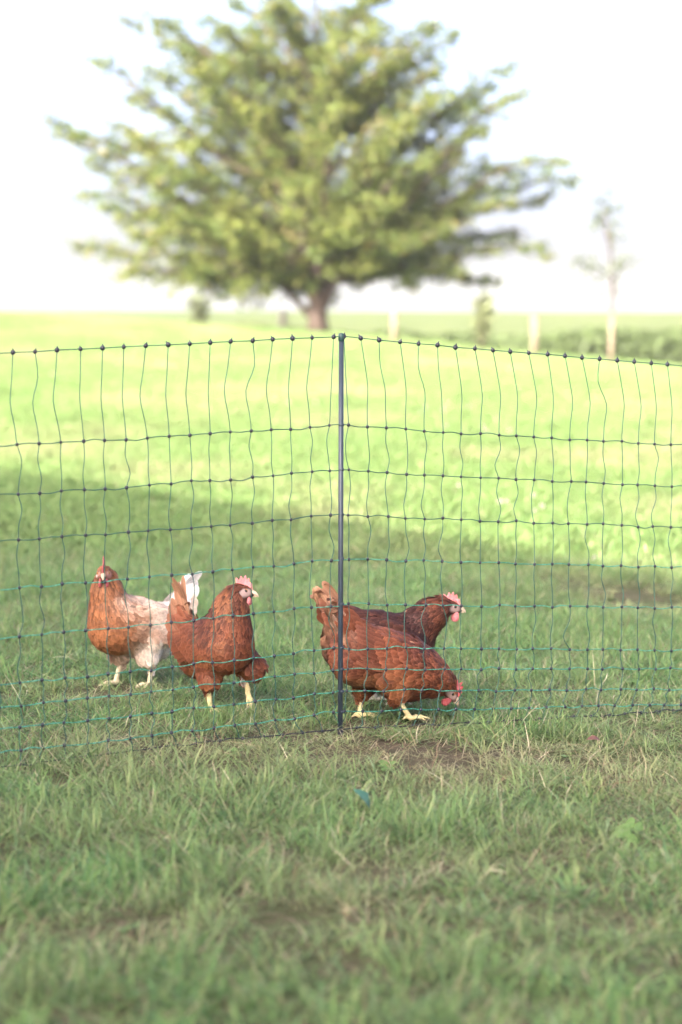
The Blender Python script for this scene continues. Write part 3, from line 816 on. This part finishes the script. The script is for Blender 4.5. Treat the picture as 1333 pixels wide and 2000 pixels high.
def feather_rows(p, n, f, L, wd, lift0, curve, c0, c1, edge, rows=(0, .4, .75, 1.0), wprof=(.45, 1.0, .92, .30), cup=.16, shaft=.86):
    """Vertices, faces and colours of many feathers at once. p,n,f: (k,3); L,wd: (k,)."""
    k = len(p); s = np.cross(n, f); s /= np.linalg.norm(s, axis=1)[:, None] + 1e-9
    V = []; K = []
    for t, wp in zip(rows, wprof):
        cpt = p + f * (L * t)[:, None] + n * (lift0 * (.15 + .85 * min(1, t * 2)) + np.asarray(curve) * (L * t) ** 2)[:, None]
        hw = (wd * wp * .5)[:, None]
        V += [cpt - s * hw, cpt + n * (cup * hw), cpt + s * hw]
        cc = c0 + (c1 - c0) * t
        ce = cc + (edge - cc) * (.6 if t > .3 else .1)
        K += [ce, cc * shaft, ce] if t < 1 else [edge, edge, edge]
    V = np.stack(V, 1); K = np.stack(K, 1); nr = len(rows)
    base_ = (np.arange(k) * nr * 3)[:, None, None]
    q = []
    for r_ in range(nr - 1):
        for h in range(2):
            a = r_ * 3 + h; q.append((a, a + 1, a + 4, a + 3))
    F = (np.array(q)[None] + base_).reshape(-1, 4)
    return V.reshape(-1, 3), F, K.reshape(-1, 3)

def build_hen(cfg):
    g = np.random.default_rng(cfg['seed'])
    root = empty('hen', cfg['loc'], cfg['heading']); tag(root, cfg['label'], 'hen', 'hens behind the net fence')
    S = cfg.get('size', 1.0); pt = cfg['pitch']; tz = np.array(cfg['torso'])
    cp, sp = math.cos(pt), math.sin(pt)
    def TF(x, y, z):                                              # torso frame -> hen frame
        x, y, z = x * S, y * S, z * S
        return np.array((x * cp - z * sp, y, x * sp + z * cp)) + tz
    neck = [np.array(q[:3]) for q in cfg['neck']]; nr = [q[3] for q in cfg['neck']]
    head = np.array(cfg['head']); hd = np.array(cfg['head_dir'], float); hd /= np.linalg.norm(hd)
    hs = np.cross((0, 0, 1.0), hd); hs /= np.linalg.norm(hs); hu = np.cross(hd, hs)
    HF = lambda x, y, z: head + hd * x + hs * y + hu * z          # head frame: forward, left, up
    tail_el = cfg.get('tail_el', rad(52))
    tb = TF(-.105, 0, .030); te = TF(-.105 - .085 * math.cos(tail_el), 0, .030 + .085 * math.sin(tail_el))
    legs = cfg['legs']
    def torso_d(P):
        d = ell(P, TF(0, 0, 0), np.array((.125, .074, .083)) * S, pt)
        d = smin(d, ell(P, TF(.070, 0, -.012), np.array((.075, .066, .076)) * S, pt), .03)
        d = smin(d, ell(P, TF(-.085, 0, .006), np.array((.066, .056, .062)) * S, pt), .03)
        d = smin(d, ell(P, TF(-.070, 0, -.036), np.array((.066, .056, .056)) * S, pt), .03)
        for s_ in (-1, 1):
            d = smin(d, ell(P, TF(-.015, s_ * .058, .012), np.array((.098, .026, .052)) * S, pt), .014)
        q = P * np.array((1, 1.25, 1), np.float32)
        d = smin(d, rcone(q, tb, te, .044 * S, .016), .03)
        return d
    def neck_d(P):
        d = None
        for i in range(len(neck) - 1):
            e = rcone(P, neck[i], neck[i + 1], nr[i], nr[i + 1]); d = e if d is None else smin(d, e, .018)
        return d
    def head_d(P):
        d = rcone(P, HF(-.012, 0, .0), HF(.010, 0, -.001), .0185, .0165)
        d = smin(d, rcone(P, HF(.010, 0, -.003), HF(.026, 0, -.006), .0125, .008), .008)
        return d
    def thigh_d(P):
        d = None
        for lg in legs:
            e = rcone(P, lg['hip'], lg['knee'], lg.get('r', .046) * S, .030 * S)
            e = smin(e, rcone(P, lg['knee'], lg['hock'], .030 * S, .0105), .012)
            d = e if d is None else np.minimum(d, e)
        return d
    def leg_d(P):
        d = None
        for lg in legs:
            hk = np.array(lg['hock']); ft = np.array(lg['foot'])
            e = rcone(P, hk, ft, .0080, .0066)
            td = np.array(lg['toe'], float); td /= np.linalg.norm(td)
            up = np.array(lg.get('toe_up', (0, 0, 1.)), float)
            sd_ = np.cross(up, td); sd_ /= np.linalg.norm(sd_)
            for a, L in ((-.55, .042), (0, .055), (.5, .045), (2.9, .022)):
                a *= lg.get('spread', 1.0) if abs(a) < 2 else 1
                di = td * math.cos(a) + sd_ * math.sin(a)
                k1 = ft + di * L * .5 + up * .004; k2 = ft + di * L - up * (.003 if 'toe_up' not in lg else 0)
                e = smin(e, rcone(P, ft, k1, .0058, .0048), .003); e = smin(e, rcone(P, k1, k2, .0048, .0026), .002)
            d = e if d is None else np.minimum(d, e)
        return d
    def feathered_d(P):
        d = smin(torso_d(P), neck_d(P), .034); d = smin(d, head_d(P), .012)
        return smin(d, thigh_d(P), .024)
    allp = np.array(neck + [head, TF(-.2, 0, .16), TF(.15, 0, -.10), TF(.15, 0, .1), TF(-.16, 0, -.1)] + [np.array(l[k_]) for l in legs for k_ in ('hip', 'foot', 'hock')])
    lo = allp.min(0) - .065; hi = allp.max(0) + .06; lo[1] = min(lo[1], -.115 * S); hi[1] = max(hi[1], .115 * S); lo[2] = max(lo[2], -.012)
    h = .0038
    dims = np.ceil((hi - lo) / h).astype(int) + 1
    ax = [np.float32(lo[i]) + h * np.arange(dims[i], dtype=np.float32) for i in range(3)]
    P = np.stack(np.meshgrid(*ax, indexing='ij'), -1)
    D = feathered_d(P)
    zmax = max(max(l['hock'][2], l['foot'][2]) for l in legs) + .02; kz = int((zmax - lo[2]) / h) + 1
    D[:, :, :kz] = smin(D[:, :, :kz], leg_d(P[:, :, :kz]), .006)
    V, Q = surface_nets(D, lo, h)
    # normals of the surface from the mesh
    Vf = V.astype(np.float32)
    dl = leg_d(Vf); df = feathered_d(Vf); isleg = dl < df - .001
    inhead = (V - head) @ np.stack((hd, hs, hu), -1)
    face = np.exp(-(((inhead[:, 0] - .011) / .0145) ** 2 + ((inhead[:, 2] + .002) / .0115) ** 2) ** 2) * (np.linalg.norm(V - head, axis=1) < .04)
    col = cfg['color'](V, g); col = col * (.30 + .9 * col.mean(1, keepdims=True)).clip(0, .9)  # body under the feathers darkened to stand in for shade between them
    legc = np.array(cfg.get('leg_col', (.62, .52, .27)))
    col[isleg] = legc * g.uniform(.9, 1.1, (isleg.sum(), 1))
    facec = np.array(cfg.get('face_col', (.42, .26, .22)))
    col = col + (facec - col) * np.clip(face * 1.3, 0, 1)[:, None]
    me = make_mesh('body', V, Q, True, col); body = obj('body', me, m_skin, root)
    # feathers
    me.calc_loop_triangles() if False else None
    fc = V[Q].mean(1); e1 = V[Q[:, 2]] - V[Q[:, 0]]; e2 = V[Q[:, 3]] - V[Q[:, 1]]; fn = np.cross(e1, e2); ar = np.linalg.norm(fn, axis=1) / 2; fn /= ar[:, None] * 2 + 1e-12
    if (fn * (fc - fc.mean(0))).sum() < 0: fn = -fn
    leg_f = isleg[Q].mean(1) > .2; face_f = face[Q].mean(1) > .25
    bill_f = ((fc - head) @ hd > .020) & (np.linalg.norm(fc - head, axis=1) < .05)
    ok = ~leg_f & ~face_f & ~bill_f & (fc[:, 2] > .02)
    # regional weights
    Fc = fc.astype(np.float32)
    dn = neck_d(Fc); dh = head_d(Fc); dt = torso_d(Fc); dg = thigh_d(Fc)
    tors = (fc - tz) @ np.array([[cp, 0, -sp], [0, 1, 0], [sp, 0, cp]])
    tors = np.stack(((fc - tz)[:, 0] * cp + (fc - tz)[:, 2] * sp, (fc - tz)[:, 1], -(fc - tz)[:, 0] * sp + (fc - tz)[:, 2] * cp), -1) / S
    ndir = np.stack([neck[i] - neck[i + 1] for i in range(len(neck) - 1)]); ndir /= np.linalg.norm(ndir, axis=1)[:, None]
    nmid = np.stack([(neck[i] + neck[i + 1]) / 2 for i in range(len(neck) - 1)])
    wn_ = np.exp(-((fc[:, None] - nmid[None]) ** 2).sum(-1) / .0008) + 1e-12
    nflow = (wn_[..., None] * ndir[None]).sum(1); nflow /= np.linalg.norm(nflow, axis=1)[:, None] + 1e-9
    back = TF(-1, 0, 0) - TF(0, 0, 0); back /= np.linalg.norm(back); tu = TF(0, 0, 1) - TF(0, 0, 0); tu /= np.linalg.norm(tu)
    tflow = np.tile(back, (len(fc), 1)) + np.outer(np.clip((-tors[:, 0] - .07) / .06, 0, 1) * (tors[:, 2] > -.01), tu) * 1.1 - np.outer(np.clip((tors[:, 0] - .03) / .08, 0, 1) * .9, tu)
    tflow[:, 2] -= np.clip((.02 - tors[:, 2]) / .05, 0, 1) * .35
    gflow = np.tile((-.25, 0, -1.0), (len(fc), 1))
    wN = np.exp(-np.clip(dn, 0, 1) / .008) * (dn < dt + .012); wT = np.exp(-np.clip(dt, 0, 1) / .008) * .8; wG = np.exp(-np.clip(dg, 0, 1) / .006) * 1.0 * (dg < dt)
    hflow = -np.tile(hd, (len(fc), 1)); wH = np.exp(-np.clip(dh, 0, 1) / .004) * 2
    flow = nflow * wN[:, None] * 1.3 + tflow * wT[:, None] + gflow * wG[:, None] + hflow * wH[:, None]
    dens = np.where(wH > .8, 4.5, np.where(wN > wT, 1.9, np.where(wG > wT, 1.15, 1.0)))
    pr = ar * ok * dens; pr /= pr.sum()
    nf = int(cfg.get('feathers', 3400) * 1.35)
    pick = g.choice(len(fc), nf, p=pr, replace=False)
    p = fc[pick]; n_ = fn[pick]; f = flow[pick] + g.normal(0, .19, (nf, 3)) * np.linalg.norm(flow[pick], axis=1)[:, None]
    f -= n_ * (f * n_).sum(1)[:, None]; f /= np.linalg.norm(f, axis=1)[:, None] + 1e-9
    isH = wH[pick] > .8; isN = (wN > wT)[pick] & ~isH; isG = (wG > wT)[pick] & ~isH & ~isN; tx = tors[pick]
    rump = (tx[:, 0] < -.06) & ~isH & ~isN
    L = np.where(isH, .011, np.where(isN, .030, np.where(isG, .030, np.where(rump, .040, .029)))) * g.uniform(.75, 1.25, nf)
    wd = np.where(isH, .006, np.where(isN, .0095, np.where(isG, .017, np.where(rump, .018, .0175)))) * g.uniform(.85, 1.15, nf)
    lift = np.where(isH, .0012, .0040) * g.uniform(.5, 1.8, nf) + (rump & (tx[:, 2] < 0)) * .002 + isG * .0008
    cur = np.where(isH, 0, np.where(isN, -2.2, -3.6)) * g.uniform(.6, 1.1, nf)
    c = cfg['color'](p, g)
    vr = np.where(isN, g.uniform(.5, 1.45, nf), g.uniform(.68, 1.28, nf))[:, None]
    lum = c.mean(1, keepdims=True); cA = c * (.38 + .9 * lum).clip(0, .88) * vr; cB = c * 1.08 * vr; ed = (c * 1.36 + .014) * vr  # roots darker than tips, deepened to paint in shade between feathers
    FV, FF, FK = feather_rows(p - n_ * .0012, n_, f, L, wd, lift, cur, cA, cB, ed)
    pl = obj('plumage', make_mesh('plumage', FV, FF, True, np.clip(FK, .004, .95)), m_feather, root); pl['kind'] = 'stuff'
    # wings: rows of coverts and long flight feathers laid over the flank
    bv = BVHTree.FromPolygons([tuple(v) for v in V], [tuple(q) for q in Q])
    for s_ in (-1, 1):
        pts = []; fl = []; LL = []; WW = []; LI = []; nn = []
        def lay(u, v, ang, L_, w_, li):
            o_ = TF(u, s_ * .2, v); di = TF(u, 0, v) - o_; di /= np.linalg.norm(di)
            hit = bv.ray_cast(Vector(o_), Vector(di), .3)
            if hit[0] is None: return
            n3 = np.array(hit[1]); n3 = n3 if n3 @ di < 0 else -n3
            n3 = .55 * n3 + .45 * np.array((0, s_, 0)); n3 /= np.linalg.norm(n3)
            fd = TF(-math.cos(ang), 0, -math.sin(ang)) - TF(0, 0, 0)
            fd = fd - n3 * (fd @ n3); fd /= np.linalg.norm(fd)
            pts.append(np.array(hit[0])); nn.append(n3); fl.append(fd); LL.append(L_ * S); WW.append(w_ * S); LI.append(li)
        for j in range(9):                                         # flight feathers, long, along the lower rear edge
            t = j / 8; lay(-.005 - .060 * t, -.022 + .060 * t, rad(6 - 22 * t), .105 - .02 * t, .022, .004 + .0006 * j)
        for j in range(10):
            t = j / 9; lay(.030 - .085 * t, -.026 + .072 * t, rad(14 - 20 * t), .055, .022, .0068)
        for row in range(4):
            for j in range(8):
                t = j / 7; lay(.070 - .018 * row - .04 * t + g.normal(0, .003), -.028 + .075 * t + g.normal(0, .003), rad(20 - 30 * t) + g.normal(0, .08), .036, .019, .0095 - .0006 * row)
        p3 = np.array(pts); n3 = np.array(nn); f3 = np.array(fl)
        c3 = cfg['color'](p3, g) * cfg.get('wing_tone', 1.0); vr = g.uniform(.8, 1.2, len(p3))[:, None]
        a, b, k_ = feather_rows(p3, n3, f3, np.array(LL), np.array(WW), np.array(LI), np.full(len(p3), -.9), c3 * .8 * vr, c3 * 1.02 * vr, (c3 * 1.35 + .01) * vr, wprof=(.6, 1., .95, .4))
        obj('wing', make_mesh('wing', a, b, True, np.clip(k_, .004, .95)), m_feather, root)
    # tail feathers
    tcol = cfg['tail_color']; nt_ = cfg.get('tail_n', 7)
    for s_ in (-1, 1):
        for j in range(nt_):
            t = j / (nt_ - 1)
            el_ = tail_el + rad(8) - t * rad(cfg.get('tail_fan', 26)) + g.normal(0, .025)
            L_ = (cfg.get('tail_len', .125) * (1 - .28 * t * t)) * g.uniform(.93, 1.05)
            p0 = TF(-.112, s_ * (.004 + .022 * t), .060 - .055 * t)
            f3 = TF(-math.cos(el_), s_ * (.02 + .12 * t), math.sin(el_)) - TF(0, 0, 0); f3 /= np.linalg.norm(f3)
            n3 = np.array((0, s_, 0)) + .5 * tu; n3 -= f3 * (n3 @ f3); n3 /= np.linalg.norm(n3)
            c3 = np.array(tcol(t, g)); vr = g.uniform(.85, 1.12)
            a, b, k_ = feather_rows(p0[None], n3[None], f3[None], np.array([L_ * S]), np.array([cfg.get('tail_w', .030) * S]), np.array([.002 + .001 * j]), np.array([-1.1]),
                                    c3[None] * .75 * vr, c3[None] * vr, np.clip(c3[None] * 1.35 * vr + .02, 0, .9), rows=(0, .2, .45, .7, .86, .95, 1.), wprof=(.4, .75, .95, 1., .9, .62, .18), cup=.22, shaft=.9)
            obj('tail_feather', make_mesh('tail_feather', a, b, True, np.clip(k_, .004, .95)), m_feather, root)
    # fluffy tail coverts
    nfz = 90; t = g.random(nfz); sgn = np.where(g.random(nfz) < .5, -1, 1)
    p3 = np.stack([TF(-.085 - .045 * a_, b_ * .034 * (1 - .4 * a_), .052 - .055 * c_ + .035 * a_) for a_, b_, c_ in zip(t, sgn * g.uniform(.3, 1, nfz), g.random(nfz))])
    f3 = np.stack([TF(-math.cos(tail_el * q), s_ * .18, math.sin(tail_el * q)) - TF(0, 0, 0) for q, s_ in zip(g.uniform(.45, 1.0, nfz), sgn)]); f3 /= np.linalg.norm(f3, axis=1)[:, None]
    n3 = np.stack((np.zeros(nfz), sgn * 1.0, np.full(nfz, .5)), -1); n3 -= f3 * (n3 * f3).sum(1)[:, None]; n3 /= np.linalg.norm(n3, axis=1)[:, None]
    c3 = cfg['color'](p3, g) * g.uniform(.75, 1.2, (nfz, 1))
    a, b, k_ = feather_rows(p3, n3, f3, np.full(nfz, .058) * g.uniform(.8, 1.2, nfz), np.full(nfz, .020), np.full(nfz, .004), np.full(nfz, -1.2), c3 * .75, c3 * 1.05, c3 * 1.3 + .01)
    o = obj('tail_coverts', make_mesh('tail_coverts', a, b, True, np.clip(k_, .004, .95)), m_feather, root); o['kind'] = 'stuff'
    # head parts
    mcomb = cfg.get('comb_mat', m_red)
    ch = cfg.get('comb', 1.0)
    prof = [(-.020, .013), (-.026, .022), (-.026, .036), (-.019, .030), (-.014, .025), (-.012, .043), (-.006, .036), (-.003, .027), (.001, .046), (.005, .038), (.008, .027), (.013, .040), (.016, .030), (.018, .021), (.024, .028), (.026, .014), (.030, .003), (.020, .003), (.008, .011), (-.008, .013)]
    hb = 11; V_ = []; F_ = []
    np_ = len(prof)
    for y_, sc_ in ((-.0028, 1), (.0028, 1)):
        for (x, z) in prof: V_.append(HF(x, y_ * (1 if z < .02 else .5) + .002 * math.sin(x * 160), z if z < .012 else .012 + (z - .012) * ch))
    cx = np.mean(V_[:np_], 0); cx2 = np.mean(V_[np_:], 0)
    low = HF(-.006, -.0034, .015); low2 = HF(-.006, .0034, .015)
    V_ += [low, low2]
    for i in range(np_):
        j = (i + 1) % np_
        F_.append((i, j, np_ + j, np_ + i)); F_.append((2 * np_, j, i)); F_.append((2 * np_ + 1, np_ + i, np_ + j))
    me_c = make_mesh('comb', V_, F_, True); cb = obj('comb', me_c, mcomb, root)
    sb = cb.modifiers.new('soft', 'SUBSURF'); sb.levels = 1; sb.render_levels = 2
    def blob(pts, rads, flat=1.0, sides=10):
        b_ = MB(); b_.tube(pts, rads, sides); return b_
    bk = MB()
    bk.tube([HF(.018, 0, -.002), HF(.026, 0, -.001), HF(.034, 0, -.003), HF(.041, 0, -.0075), HF(.0445, 0, -.012)], [.0085, .0075, .0057, .0032, .0007], 10)
    bk.tube([HF(.018, 0, -.009), HF(.028, 0, -.0095), HF(.036, 0, -.0105), HF(.040, 0, -.0115)], [.0055, .0045, .003, .0008], 8)
    bk.build('beak', m_beak, root)
    for s_ in (-1, 1):
        wt = MB(); q = [HF(.018, s_ * .006, -.012), HF(.017, s_ * .0085, -.019), HF(.015, s_ * .010, -.028), HF(.0145, s_ * .010, -.036), HF(.0145, s_ * .0095, -.040)]
        wt.tube(q, [.0045, .0085, .0115, .0100, .003], 10)
        v = np.concatenate(wt.v); off_ = ((v - q[2]) @ hs)[:, None] * hs; v = v - off_ * .55
        obj('wattle', make_mesh('wattle', v, wt.f), mcomb, root)
        lb = MB(); q = [HF(-.006, s_ * .0165, -.004), HF(-.0065, s_ * .0178, -.009), HF(-.006, s_ * .0176, -.015), HF(-.005, s_ * .016, -.019)]
        lb.tube(q, [.0025, .0048, .005, .0015], 8); lb.build('ear_lobe', m_lobe, root)
        # eye: amber iris ring and black pupil
        th = np.linspace(0, math.pi, 9); V_ = []; F_ = []; K_ = []
        ey = HF(.0115, s_ * .0146, .0035); R_ = .0052; o1 = hs * s_
        for i, a_ in enumerate(th):
            for k2 in range(12):
                b2 = k2 * math.pi / 6
                V_.append(ey + R_ * (math.cos(a_) * o1 + math.sin(a_) * (math.cos(b2) * hd + math.sin(b2) * hu)))
                K_.append((.008, .006, .005) if i < 3 else ((.45, .20, .05) if i < 4 else (.05, .03, .02)))
        for i in range(8):
            for k2 in range(12): F_.append((i * 12 + k2, (i + 1) * 12 + k2, (i + 1) * 12 + (k2 + 1) % 12, i * 12 + (k2 + 1) % 12))
        obj('eye', make_mesh('eye', V_, F_, True, np.array(K_)), m_eye, root)
    return root

def patch(V, c, r):
    return np.exp(-(((V - np.array(c)) / np.array(r)) ** 2).sum(1))[:, None]
def mix(a, b, t): return a + (b - a) * np.clip(t, 0, 1)

RUST = np.array((.152, .045, .019)); DARK = np.array((.066, .019, .013)); TAN = np.array((.34, .18, .100)); CREAM = np.array((.62, .47, .36)); WHITE = np.array((.68, .62, .57)); ORANGE = np.array((.255, .096, .037))
def noise3(V, s, seed=0): return vnoise(V[:, 0] * s + V[:, 1] * s * 1.7 + seed, V[:, 2] * s - V[:, 1] * s * .6 + seed * 3)[:, None]

def col_A(V, g):
    c = mix(ORANGE, TAN, sstep(.11, .01, V[:, 0])[:, None])
    c = mix(c, CREAM, sstep(.09, -.02, V[:, 0])[:, None] * .95)
    c = mix(c, WHITE, sstep(-.05, -.12, V[:, 0])[:, None])
    c = mix(c, WHITE, sstep(.16, .12, V[:, 2])[:, None] * sstep(.02, -.05, V[:, 0])[:, None] * .9)
    c = mix(c, WHITE, patch(V, (.022, -.05, .11), (.022, .05, .030)) * .8 + patch(V, (-.03, .06, .13), (.05, .03, .05)) * .8)
    c = mix(c, CREAM, patch(V, (.07, .04, .27), (.03, .04, .035)) * .8)
    c = mix(c, ORANGE, sstep(.5, .75, noise3(V, 34)) * .5 * (V[:, :1] > -.06) * (V[:, 2:] > .16))
    c = mix(c, ORANGE * .8, sstep(.28, .33, V[:, 2])[:, None] * (V[:, :1] > 0) * .7)
    return c
def col_B(V, g):
    c = np.tile(RUST, (len(V), 1))
    c = mix(c, RUST * .62, sstep(.27, .32, V[:, 2])[:, None] * (V[:, :1] > 0))
    c = mix(c, TAN, sstep(-.10, -.19, V[:, 0])[:, None] * .75)
    c = mix(c, TAN * .9, sstep(.15, .09, V[:, 2])[:, None] * sstep(-.02, -.10, V[:, 0])[:, None] * .8)
    c = mix(c, ORANGE, sstep(.55, .85, noise3(V, 30, 4)) * .6)
    c = mix(c, DARK, sstep(.55, .85, noise3(V, 22, 9)) * .4)
    c = mix(c, WHITE, patch(V, (.055, .055, .095), (.012, .02, .012)) * .9)
    return c
def col_C(V, g):
    c = np.tile(DARK * .62, (len(V), 1))
    c = mix(c, RUST * .8, sstep(.10, .17, V[:, 0])[:, None] * .75)
    c = mix(c, RUST * .6, sstep(.5, .8, noise3(V, 26, 2)) * .5)
    c = mix(c, TAN, sstep(-.12, -.17, V[:, 0])[:, None] * .7)
    sp_ = (g.random(len(V)) < .004)[:, None]
    return mix(c, TAN, sp_ * .5)
def col_D(V, g):
    c = np.tile(RUST * 1.3, (len(V), 1))
    c = mix(c, DARK * 1.2, sstep(.02, .10, V[:, 0])[:, None] * sstep(.12, .2, V[:, 2])[:, None] * .8)
    c = mix(c, ORANGE, sstep(.17, .11, V[:, 2])[:, None] * .8 * sstep(.13, .05, V[:, 0])[:, None])
    c = mix(c, TAN * .8, sstep(.55, .8, noise3(V, 16, 12)) * .35 * sstep(.03, -.05, V[:, :1]))
    c = mix(c, TAN * .85, sstep(-.07, -.12, V[:, 0])[:, None] * sstep(.2, .27, V[:, 2])[:, None] * .7)
    c = mix(c, CREAM, patch(V, (-.118, -.03, .262), (.012, .05, .022)) * .75)
    c = mix(c, RUST * 1.25, sstep(.5, .8, noise3(V, 26, 6)) * .5)
    c = mix(c, DARK, sstep(.55, .85, noise3(V, 20, 3)) * .5)
    sp_ = (g.random(len(V)) < .006)[:, None]
    return mix(c, TAN, sp_ * .6)

def place(px, depth):
    p = at(px, 1300, depth); return (p.x, p.y, float(ground_z(p.x, p.y)))
def hdir(world_dir, heading):
    c, s = math.cos(-heading), math.sin(-heading); x, y, z = world_dir
    return (x * c - y * s, x * s + y * c, z)

hA = math.atan2(-.66, -.75)
build_hen(dict(seed=1, loc=place(262, 7.15), heading=hA, label='tan and white hen facing the camera with its white tail raised', pitch=rad(13), torso=(0, 0, .184), size=1.0, comb=1.35,
    neck=[(.060, 0, .205, .066), (.088, 0, .255, .050), (.097, 0, .300, .038), (.100, 0, .335, .027)], head=(.118, .016, .349), head_dir=hdir((.03, -1, -.12), hA),
    legs=[dict(hip=(-.02, .045, .15), knee=(-.016, .046, .105), hock=(-.030, .046, .075), foot=(-.022, .046, .010), toe=(1, .1, 0)),
          dict(hip=(.01, -.045, .15), knee=(.020, -.046, .105), hock=(.010, -.046, .078), foot=(.034, -.048, .010), toe=(1, -.1, 0))],
    color=col_A, tail_color=lambda t, g: WHITE * 1.0 if t < .6 else CREAM, tail_el=rad(50), tail_len=.155, tail_fan=11, tail_w=.036, leg_col=(.62, .53, .36), face_col=(.40, .20, .16), feathers=3400))
hB = rad(-55)
build_hen(dict(seed=2, loc=place(416, 6.72), heading=hB, label='rusty brown hen with one foot lifted beside the tan and white hen', pitch=rad(14), torso=(.006, 0, .188), size=.92,
    neck=[(.065, 0, .200, .068), (.078, .004, .255, .053), (.082, .012, .300, .041), (.088, .022, .328, .030)], head=(.096, .040, .342), head_dir=hdir((.97, -.22, -.10), hB),
    legs=[dict(hip=(.028, -.030, .145), knee=(.040, -.034, .105), hock=(.030, -.034, .072), foot=(.042, -.034, .010), toe=(1, 0, 0)),
          dict(hip=(.025, .065, .155), knee=(.070, .085, .125), hock=(.050, .075, .098), foot=(.066, .073, .052), toe=(.35, .0, -1), toe_up=(1, 0, .35), spread=.55, r=.052)],
    color=col_B, tail_color=lambda t, g: mix(TAN * .85, RUST, .15 + t * .6), tail_el=rad(66), tail_len=.175, tail_fan=26, comb_mat=m_pinkc, comb=1.1, feathers=3800, face_col=(.36, .25, .22)))
hC = rad(14)
build_hen(dict(seed=3, loc=place(746, 6.84), heading=hC, label='dark brown hen holding its head up behind the pecking hen', pitch=rad(-13), torso=(-.004, 0, .177), size=1.06,
    neck=[(.080, 0, .190, .064), (.120, 0, .232, .048), (.152, 0, .258, .038), (.182, 0, .274, .027)], head=(.203, 0, .274), head_dir=hdir((1, 0.02, -.12), hC),
    legs=[dict(hip=(-.01, .045, .14), knee=(.0, .045, .095), hock=(-.02, .045, .068), foot=(-.005, .045, .010), toe=(1, 0, 0)),
          dict(hip=(.01, -.045, .14), knee=(.02, -.045, .095), hock=(.0, -.045, .068), foot=(.022, -.045, .010), toe=(1, 0, 0))],
    color=col_C, tail_color=lambda t, g: mix(TAN * .7, RUST, .25 + t), tail_el=rad(33), tail_len=.105, tail_fan=16, tail_w=.026, comb_mat=m_pinkc, comb=1.1, leg_col=(.5, .47, .40), feathers=3300, face_col=(.36, .25, .22)))
hD = rad(22)
build_hen(dict(seed=4, loc=place(738, 6.56), heading=hD, label='brown hen bending down to peck the grass beside the fence post', pitch=rad(-22), torso=(.020, 0, .166), size=.98,
    neck=[(.085, 0, .145, .074), (.135, 0, .122, .060), (.172, 0, .104, .042), (.202, 0, .088, .028)], head=(.218, 0, .070), head_dir=hdir((.62, -.15, -.78), hD),
    legs=[dict(hip=(-.02, .045, .13), knee=(-.02, .045, .095), hock=(-.030, .045, .072), foot=(-.034, .045, .010), toe=(1, 0, 0), r=.040),
          dict(hip=(.025, -.042, .135), knee=(.045, -.044, .095), hock=(.034, -.045, .072), foot=(.078, -.045, .010), toe=(1, -.1, 0), r=.042)],
    color=col_D, tail_color=lambda t, g: mix(RUST, TAN, t), tail_el=rad(24), tail_len=.065, tail_n=5, feathers=4200, face_col=(.36, .25, .22)))

# ------------------------------------------------------------------ small things in the turf
def fallen_leaf(px, py, L, label, col, tilt, az):
    y_ = CAM_Z * FPX / (py - 600); x_ = (px - CXP) / FPX * y_
    V = []; F = []
    for i, (t, w_) in enumerate(((0, .06), (.2, .6), (.5, 1), (.8, .62), (1, .05))):
        z = .18 * L * math.sin(t * 3)
        V += [(L * (t - .5), -w_ * L * .26, z + .06 * L * w_), (L * (t - .5), 0, z), (L * (t - .5), w_ * L * .26, z + .06 * L * w_)]
    for r_ in range(4):
        for h in range(2): a = r_ * 3 + h; F.append((a, a + 1, a + 4, a + 3))
    o = obj('fallen_leaf', make_mesh('fallen_leaf', V, F), principled('leaf_' + str(px), col, .6, tuple(.7 * c for c in col), .2, scale=70))
    o.location = (x_, y_, float(ground_z(x_, y_)) + .045); o.rotation_euler = (tilt[0], tilt[1], az)
    tag(o, label, 'leaf')
fallen_leaf(706, 1610, .065, 'blue-green broad leaf standing in the grass in front of the fence post', (.06, .17, .11), (.9, .9, 0), .6)
fallen_leaf(1165, 1458, .038, 'reddish brown dead leaf lying in the grass right of the bare soil', (.13, .06, .045), (.5, .1, 0), .3)
